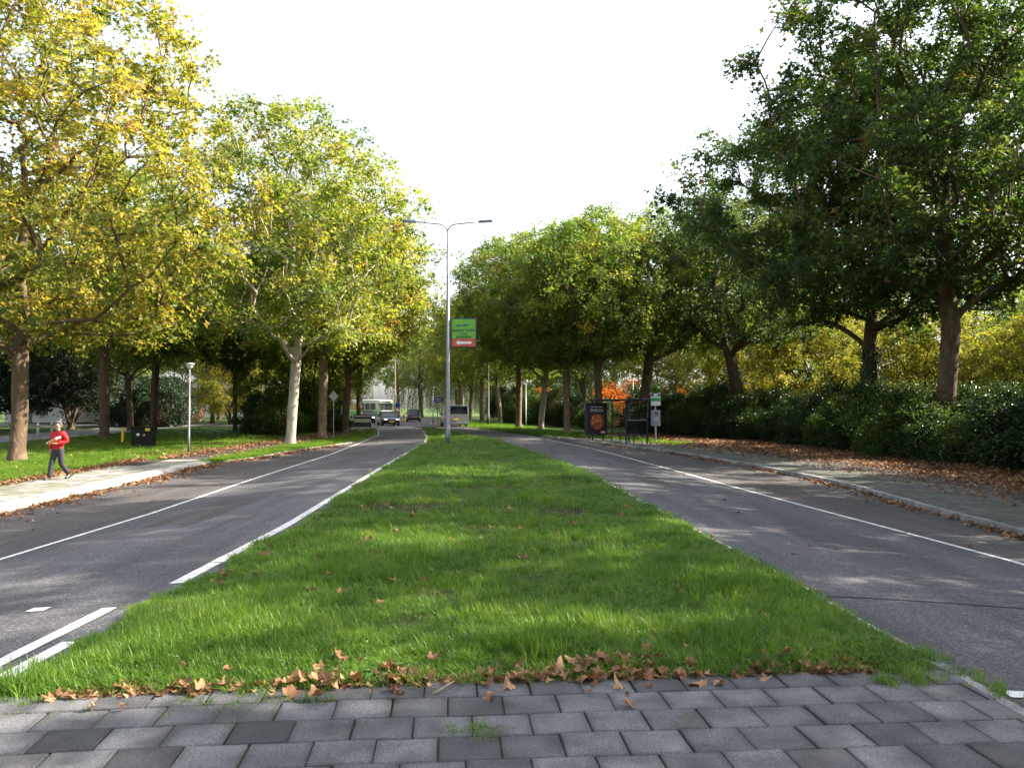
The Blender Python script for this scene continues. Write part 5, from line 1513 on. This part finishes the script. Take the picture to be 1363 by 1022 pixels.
def big_leaf(seed):
    """five-lobed curled plane leaf, base at the origin"""
    r_ = np.random.default_rng(seed)
    lobes = [(-2.05, .50), (-1.05, .80), (0, 1.0), (1.05, .80), (2.05, .50)]
    out = []
    for i, (a, l) in enumerate(lobes):
        out += [(a - .36, l * .66), (a - .18, l * .84), (a, l * r_.uniform(.88, 1.02)), (a + .18, l * .84), (a + .36, l * .66)]
        if i < 4: out.append((a + .52, .50))
    out = np.array(out)
    dp = r_.uniform(.0, .75)                      # how shallow the lobes are, with torn bits
    out[:, 1] = out[:, 1] * (1 - dp) + dp * (.78 - .12 * np.abs(out[:, 0]) / 2) + r_.normal(0, .03, len(out))
    c1, c2, tw = r_.choice([-1, 1, 1]) * r_.uniform(1.2, 3.6), r_.uniform(.5, 2.4), r_.uniform(-1.6, 1.6)
    V = [(0, 0, 0)]
    n = len(out)
    for f in (.5, 1.0):
        for a, l in out:
            x, y = math.sin(a) * l * f, math.cos(a) * l * f
            V.append((x, y, 0))
    for k in range(-1, 2): V.append((.012 * k, -.02, 0))
    V = np.array(V) * .5
    x, y = V[:, 0].copy(), V[:, 1].copy()
    V[:, 2] = c1 * x * x + c2 * y * y * .8 + tw * x * y + .05 * np.sin(9 * x + seed) * np.abs(y) + .04 * np.sin(11 * y + 2 * seed)
    F = []
    for i in range(n - 1):
        F.append((0, 1 + i, 2 + i, 0)); F.append((1 + i, 1 + n + i, 2 + n + i, 2 + i))
    me = bpy.data.meshes.new('fallen_leaf')
    bm = bmesh.new()
    vv = [bm.verts.new(v) for v in V[:1 + 2 * n]]
    for f in F:
        q = [vv[i] for i in dict.fromkeys(f)]
        bm.faces.new(q)
    # stalk
    add_tube(bm, [(0, 0, 0), (.01, -.12, .02), (.03, -.26, .05)], [.008, .006, .005], 4)
    bm.to_mesh(me); bm.free()
    me.polygons.foreach_set('use_smooth', [True] * len(me.polygons))
    a = me.attributes.new('tint', 'FLOAT', 'FACE')
    b0 = r_.uniform(.2, .95)
    a.data.foreach_set('value', np.clip(b0 + r_.normal(0, .06, len(me.polygons)), 0, 1).astype(np.float32))
    return me


BIGL = [big_leaf(s) for s in range(16)]
rl = random.Random(31)


def edge_y(x):
    return 5.30 + 0.085 * x - 0.02 * max(0.0, -x - 1) ** 2


def fallen(x, y, z, s, label, group=None, tilt=.5, v=None):
    m = BIGL[rl.randrange(16) if v is None else v]
    o = link('fallen_leaf', m, M['litter'], None, (x, y, z), (rl.gauss(0, tilt), rl.gauss(0, tilt), rl.uniform(0, 6.28)), s)
    return tag(o, label, 'leaf', group)


drift = [(rl.uniform(-2.7, 2.0) if q % 2 else rl.gauss(.2, .9), rl.expovariate(1 / .10), rl.uniform(.08, .24)) for q in range(34)] + [(.95, .35, .22), (1.0, .30, .2), (1.1, .12, .2)]
for i in range(215):
    cx, cd, cs = drift[i % len(drift)]
    x = rl.gauss(cx, cs)
    if not -2.85 < x < 2.3: continue
    t = rl.gauss(cd, .12) if i % 9 else rl.uniform(-.3, .0)
    t = max(t, -.28) if i % 9 == 0 else abs(t)
    y = edge_y(x) - .02 + min(t, .75)
    seg = 'left of the dandelion' if x < -.9 else ('between dandelion and lone tan leaf' if x < .7 else 'towards the kerb corner')
    z = float(gz(x, y)) + .045 + rl.uniform(0, .05) + (.03 if t > .2 else 0)
    fallen(x, y, z, rl.choice((.07, .09, .11, .13, .15, .18)) * rl.uniform(.85, 1.1), f'dry brown plane leaf drifted against the paving {seg}', f'leaf drift {seg}', .25)
for i in range(46):
    y = rl.uniform(6.2, 15); x = rl.uniform(-3.0, 2.4) if i % 2 else rl.uniform(-3.1, -1.2)
    fallen(x, y, float(gz(x, y)) + .115, rl.uniform(.10, .17), 'single brown leaf caught in the median grass', 'leaves caught in the median grass', .6)
for (x, y, s, lb) in [(-.03, 5.16, .16, 'pale brown curled leaf lying on the paving just below the drift'), (.72, 4.86, .17, 'tan leaf lying alone on a dark paving slab'), (-.02 - .12, 5.22, .13, 'small tan leaf on the top row of paving'),
                      (2.35, 5.66, .17, 'yellow brown leaf at the kerb corner of the median'), (2.5, 5.70, .14, 'ochre leaf leaning beside the kerb corner'), (-2.0, 5.02, .13, 'brown leaf lying on the sunlit paving')]:
    fallen(x, y, float(gz(x, y)) + .062, s, lb, None, .2)
# twig and weeds at the paving edge
tw = bmesh.new(); add_tube(tw, [(-.50, 5.05, .06), (-.46, 5.10, .065), (-.41, 5.17, .075), (-.37, 5.22, .085)], [.004, .005, .005, .003], 6)
tag(link('twig', bm_mesh('twig', tw, True), M['bark_mid']), 'short pale twig lying across the top paving row', 'twig')
M['weed'] = leaf_mat('weed_leaf', [(0, (.05, .13, .02)), (1, (.11, .21, .04))], .35, 1.4, attr=None)


def weed(x, y, s, n, label):
    e = empty('weed', (x, y, float(gz(x, y)) + .05), rl.uniform(0, 6), label, 'weed')
    for i in range(n):
        a = i * 2.4 + rl.uniform(-.3, .3); ln = s * rl.uniform(.7, 1.1); up = rl.uniform(.4, 1.1)
        V, F = [], []
        m = 7
        for j in range(m + 1):
            t = j / m; w = ln * .13 * math.sin(math.pi * min(1, t * .9 + .08)) * (1.25 if j % 2 else .7)
            d = ln * t; z = ln * (up * t - up * .9 * t * t)
            c, s_ = math.cos(a), math.sin(a)
            V += [(c * d - s_ * w, s_ * d + c * w, z + w * .3), (c * d, s_ * d, z), (c * d + s_ * w, s_ * d - c * w, z + w * .3)]
        for j in range(m):
            b = j * 3; F += [(b, b + 1, b + 4, b + 3), (b + 1, b + 2, b + 5, b + 4)]
        link('leaf', np_mesh('leaf', np.array(V), np.array(F), True), M['weed'], e)


weed(-.86, 5.40, .20, 13, 'toothed dandelion rosette at the paving edge among brown leaves')
weed(.52, 5.95, .17, 9, 'broad leaved weed standing in the shaded median grass')
weed(-1.75, 5.75, .15, 9, 'pale sunlit weed in the bright patch of grass')


# ------------------------------------------------------------------ grass
def tuft(seed, nb, spread, h, w):
    r_ = np.random.default_rng(seed)
    V, F = [], []
    for i in range(nb):
        a = r_.uniform(0, 6.283); d = spread * math.sqrt(r_.uniform(0, 1)); bx, by = d * math.cos(a), d * math.sin(a)
        L = h * r_.uniform(.55, 1.15); la = r_.uniform(0, 6.283); bend = r_.uniform(.1, .85); ww = w * r_.uniform(.7, 1.3)
        fx, fy = math.cos(la), math.sin(la); sx, sy = -fy * ww, fx * ww
        p = []
        for t in (0, .4, .75, 1):
            p.append((bx + fx * L * bend * t * t, by + fy * L * bend * t * t, L * (t - .32 * bend * t * t)))
        k = len(V)
        V += [(p[0][0] - sx, p[0][1] - sy, p[0][2] - .01), (p[0][0] + sx, p[0][1] + sy, p[0][2] - .01),
              (p[1][0] - sx * .9, p[1][1] - sy * .9, p[1][2]), (p[1][0] + sx * .9, p[1][1] + sy * .9, p[1][2]),
              (p[2][0] - sx * .6, p[2][1] - sy * .6, p[2][2]), (p[2][0] + sx * .6, p[2][1] + sy * .6, p[2][2]), p[3]]
        F += [(k, k + 1, k + 3), (k, k + 3, k + 2), (k + 2, k + 3, k + 5), (k + 2, k + 5, k + 4), (k + 4, k + 5, k + 6)]
    me = np_mesh('grass_tuft', np.array(V), np.array(F), True)
    me.materials.append(M['grass'])
    return me


tufts = bpy.data.collections.new('grass_tufts')
for s in range(6):
    o = bpy.data.objects.new('grass_tuft', tuft(s, 15, .05, .075 + .016 * s, .0025))
    tufts.objects.link(o)


def grass_nodes():
    ng = bpy.data.node_groups.new('grass_scatter', 'GeometryNodeTree')
    ng.interface.new_socket('Geometry', in_out='INPUT', socket_type='NodeSocketGeometry')
    ng.interface.new_socket('Geometry', in_out='OUTPUT', socket_type='NodeSocketGeometry')
    N, L = ng.nodes, ng.links
    gi, go = N.new('NodeGroupInput'), N.new('NodeGroupOutput')
    ci = N.new('GeometryNodeCollectionInfo'); ci.inputs['Collection'].default_value = tufts
    ci.inputs['Separate Children'].default_value = True; ci.inputs['Reset Children'].default_value = True
    ip = N.new('GeometryNodeInstanceOnPoints'); ip.inputs['Pick Instance'].default_value = True
    ra = N.new('GeometryNodeInputNamedAttribute'); ra.data_type = 'FLOAT_VECTOR'; ra.inputs['Name'].default_value = 'turn'
    sa = N.new('GeometryNodeInputNamedAttribute'); sa.data_type = 'FLOAT_VECTOR'; sa.inputs['Name'].default_value = 'size'
    L.new(gi.outputs[0], ip.inputs['Points']); L.new(ci.outputs[0], ip.inputs['Instance'])
    L.new(ra.outputs['Attribute'], ip.inputs['Rotation']); L.new(sa.outputs['Attribute'], ip.inputs['Scale'])
    L.new(ip.outputs[0], go.inputs[0])
    return ng


GN = grass_nodes()


def grass(name, x, y, dz, sx, sz, label):
    n = len(x)
    P = np.stack([x, y, gz(x, y) + dz], 1)
    turn = np.stack([rng.normal(0, .13, n), rng.normal(0, .13, n), rng.uniform(0, 6.283, n)], 1)
    size = np.stack([sx, sx, sz], 1)
    me = bpy.data.meshes.new(name); me.vertices.add(n); me.vertices.foreach_set('co', P.astype(np.float32).ravel())
    for nm, d in (('turn', turn), ('size', size)):
        a = me.attributes.new(nm, 'FLOAT_VECTOR', 'POINT'); a.data.foreach_set('vector', d.astype(np.float32).ravel())
    me.update()
    o = link(name, me); me.materials.append(M['grass'])
    o.modifiers.new('scatter', 'NODES').node_group = GN
    return tag(o, label, 'grass', kind='stuff')


def hnoise(x, y):
    return (np.sin(x * 1.7 + 1.1 * np.sin(y * .9)) * np.sin(y * 1.3 + np.sin(x * 1.1)) + .6 * np.sin(x * 4.1 + y * 2.7) * np.sin(y * 3.3 - x * 1.9) + .4 * np.sin(x * 9.3) * np.sin(y * 8.1 + x * 3))


GXs, GYs, GSx, GSz = [], [], [], []
for (y0, y1, den, wid) in ((5.0, 7.0, 1050, 1.0), (7, 9.5, 760, 1.15), (9.5, 13, 430, 1.45), (13, 19, 190, 2.0), (19, 30, 90, 2.8), (30, 46, 42, 4.0), (46, 69.3, 22, 5.5)):
    ym = (y0 + y1) / 2; area = (y1 - y0) * float(xa(MEDR, ym) - xa(MEDL, ym) + .12)
    n = int(area * den)
    y = rng.uniform(y0, y1, n); rag = .07 * np.sin(y * 2.3) + .05 * np.sin(y * 5.7 + 1) + .03 * np.sin(y * 13)
    l_, r_ = xa(MEDL, y) - .04 + rag, xa(MEDR, y) + .0 + .6 * rag[::-1]
    x = l_ + rng.uniform(0, 1, n) * (r_ - l_)
    ed = 5.30 + 0.085 * x - 0.02 * np.maximum(0, -x - 1) ** 2
    h = hnoise(x, y)
    dist = y - ed
    keep = (dist > -.01) & (rng.uniform(0, 1, n) < np.clip(.25 + dist / .30, 0, 1))
    # worn patches
    for (cx, cy_, rr) in ((-1.75, 14.2, 1.5), (.75, 13.6, 1.1), (.9, 10.4, .9), (-2.2, 11.5, .6), (-2.9, 12.6, .7), (-2.95, 9.8, .35), (-.4, 17.5, 1.0), (1.6, 18.5, .8), (-.6, 7.6, .35), (1.9, 7.4, .4)):
        d = np.sqrt(((x - cx) / 1.5) ** 2 + (y - cy_) ** 2) / rr
        keep &= rng.uniform(0, 1, n) < np.clip(-.05 + d * .85, 0, 1)
    x, y, h, dist = x[keep], y[keep], h[keep], dist[keep]
    GXs.append(x); GYs.append(y); GSx.append(wid * rng.uniform(.8, 1.25, len(x)))
    edge = np.minimum(np.clip((x - xa(MEDL, y)) / .5, 0, 1), np.clip((xa(MEDR, y) - x) / .4, 0, 1))
    GSz.append((.88 + .32 * h) * rng.uniform(.55, 1.3, len(x)) * np.clip(.45 + dist * .6, .45, 1) * (.6 + .4 * edge) * (1.0 if y1 < 20 else 1.1))
cw = rng.uniform(0, 1, (90, 2)); cwy = 5.6 + 10 * cw[:, 0] ** 1.4; cwx = xa(MEDL, cwy) + .15 + cw[:, 1] * (xa(MEDR, cwy) - xa(MEDL, cwy) - .3)
q = rng.integers(0, 90, 3200); x = cwx[q] + rng.normal(0, .13, 3200); y = np.maximum(cwy[q] + rng.normal(0, .16, 3200), 5.3 + .085 * x + .05)
wd = link('weeds', scatter_leaves(np.stack([x, y, gz(x, y) + .08 + rng.uniform(0, .055, 3200)], 1), np.stack([rng.normal(0, .4, 3200), rng.normal(0, .4, 3200), np.ones(3200)], 1), rng.uniform(.025, .06, 3200), rng, OVAL, OVAL_F, None, 'weeds'), M['leaf_shrub2'])
tag(wd, 'clover and small broad leaved weeds among the median grass', 'weeds', kind='stuff')
# tufts in the joints of the paving and along the kerbs
for (cx, cy_, n, s, hh) in ((-.15, 4.52, 26, .06, .32), (-.30, 4.56, 20, .06, .25), (-1.22, 5.02, 26, .07, .35), (-1.75, 4.98, 60, .16, .45), (2.62, 5.42, 70, .12, .45), (3.08, 5.12, 12, .05, .7), (3.08, 5.45, 10, .06, .5), (3.0, 5.85, 24, .08, .6), (2.95, 4.5, 16, .07, .3), (1.0, 4.6, 10, .05, .2), (-2.95, 4.98, 40, .2, .5), (.2, 5.9, 90, .12, 1.5), (-.05, 6.0, 60, .12, 1.4), (1.55, 6.1, 60, .15, 1.3), (-3.1, 5.3, 110, .18, 1.1)):
    GXs.append(rng.normal(cx, s, n)); GYs.append(rng.normal(cy_, s, n)); GSx.append(rng.uniform(.6, 1.0, n)); GSz.append(hh * rng.uniform(.6, 1.2, n))
X_, Y_ = np.concatenate(GXs), np.concatenate(GYs)
grass('grass', X_, Y_, np.where(Y_ < 5.1, .03, .055), np.concatenate(GSx), np.concatenate(GSz), 'long bright green grass of the wedge shaped median')

# lawn on the left
GXs, GYs, GSx = [], [], []
for (y0, y1, den, wid) in ((14, 24, 120, 2.4), (24, 36, 62, 3.2), (36, 52, 28, 4.6), (52, 72, 13, 6.5)):
    n = int((y1 - y0) * 15.5 * den); y = rng.uniform(y0, y1, n); x = rng.uniform(-28.8, -13.2, n)
    k_ = (x < xa(LPB, y) - np.where(y < 31.3, 1.0, .05)) & (x > -.62 * y - 9); x, y = x[k_], y[k_]
    GXs.append(x); GYs.append(y); GSx.append(wid * rng.uniform(.8, 1.2, len(x)))
X_, Y_ = np.concatenate(GXs), np.concatenate(GYs)
grass('grass', X_, Y_, .035, np.concatenate(GSx), (.85 + .2 * hnoise(X_, Y_)) * rng.uniform(.7, 1.2, len(X_)), 'sunlit lawn on the left behind the pavement')
# verges
GXs, GYs, GSx = [], [], []
for (y0, y1, den, wid) in ((29.5, 45, 45, 3.6), (45, 72, 20, 5.5)):
    n = int((y1 - y0) * 3.6 * den); y = rng.uniform(y0, y1, n); t = rng.uniform(0, 1, n)
    x = xa(LPB, y) + 1.7 + t * (xa(LK, y) - .12 - xa(LPB, y) - 1.7)
    GXs.append(x); GYs.append(y); GSx.append(wid * rng.uniform(.8, 1.2, n))
X_, Y_ = np.concatenate(GXs), np.concatenate(GYs)
grass('grass', X_, Y_, .035, np.concatenate(GSx), (.8 + .2 * hnoise(X_, Y_)) * rng.uniform(.7, 1.2, len(X_)), 'grass verge between path and road under the left trees')
n = 5200; y = rng.uniform(43.5, 96, n); x0 = np.where(y < 50, xa(RPB, y) - .1, xa(RK, np.minimum(y, 76)) + .2 - np.maximum(0, y - 76) * .2); x = x0 + rng.uniform(0, 1, n) * np.where(y < 50, 1.6, 5.5)
grass('grass', x, y, .05, rng.uniform(4, 6.5, n), rng.uniform(.7, 1.2, n), 'grass verge under the right trees beyond the bus shelter')
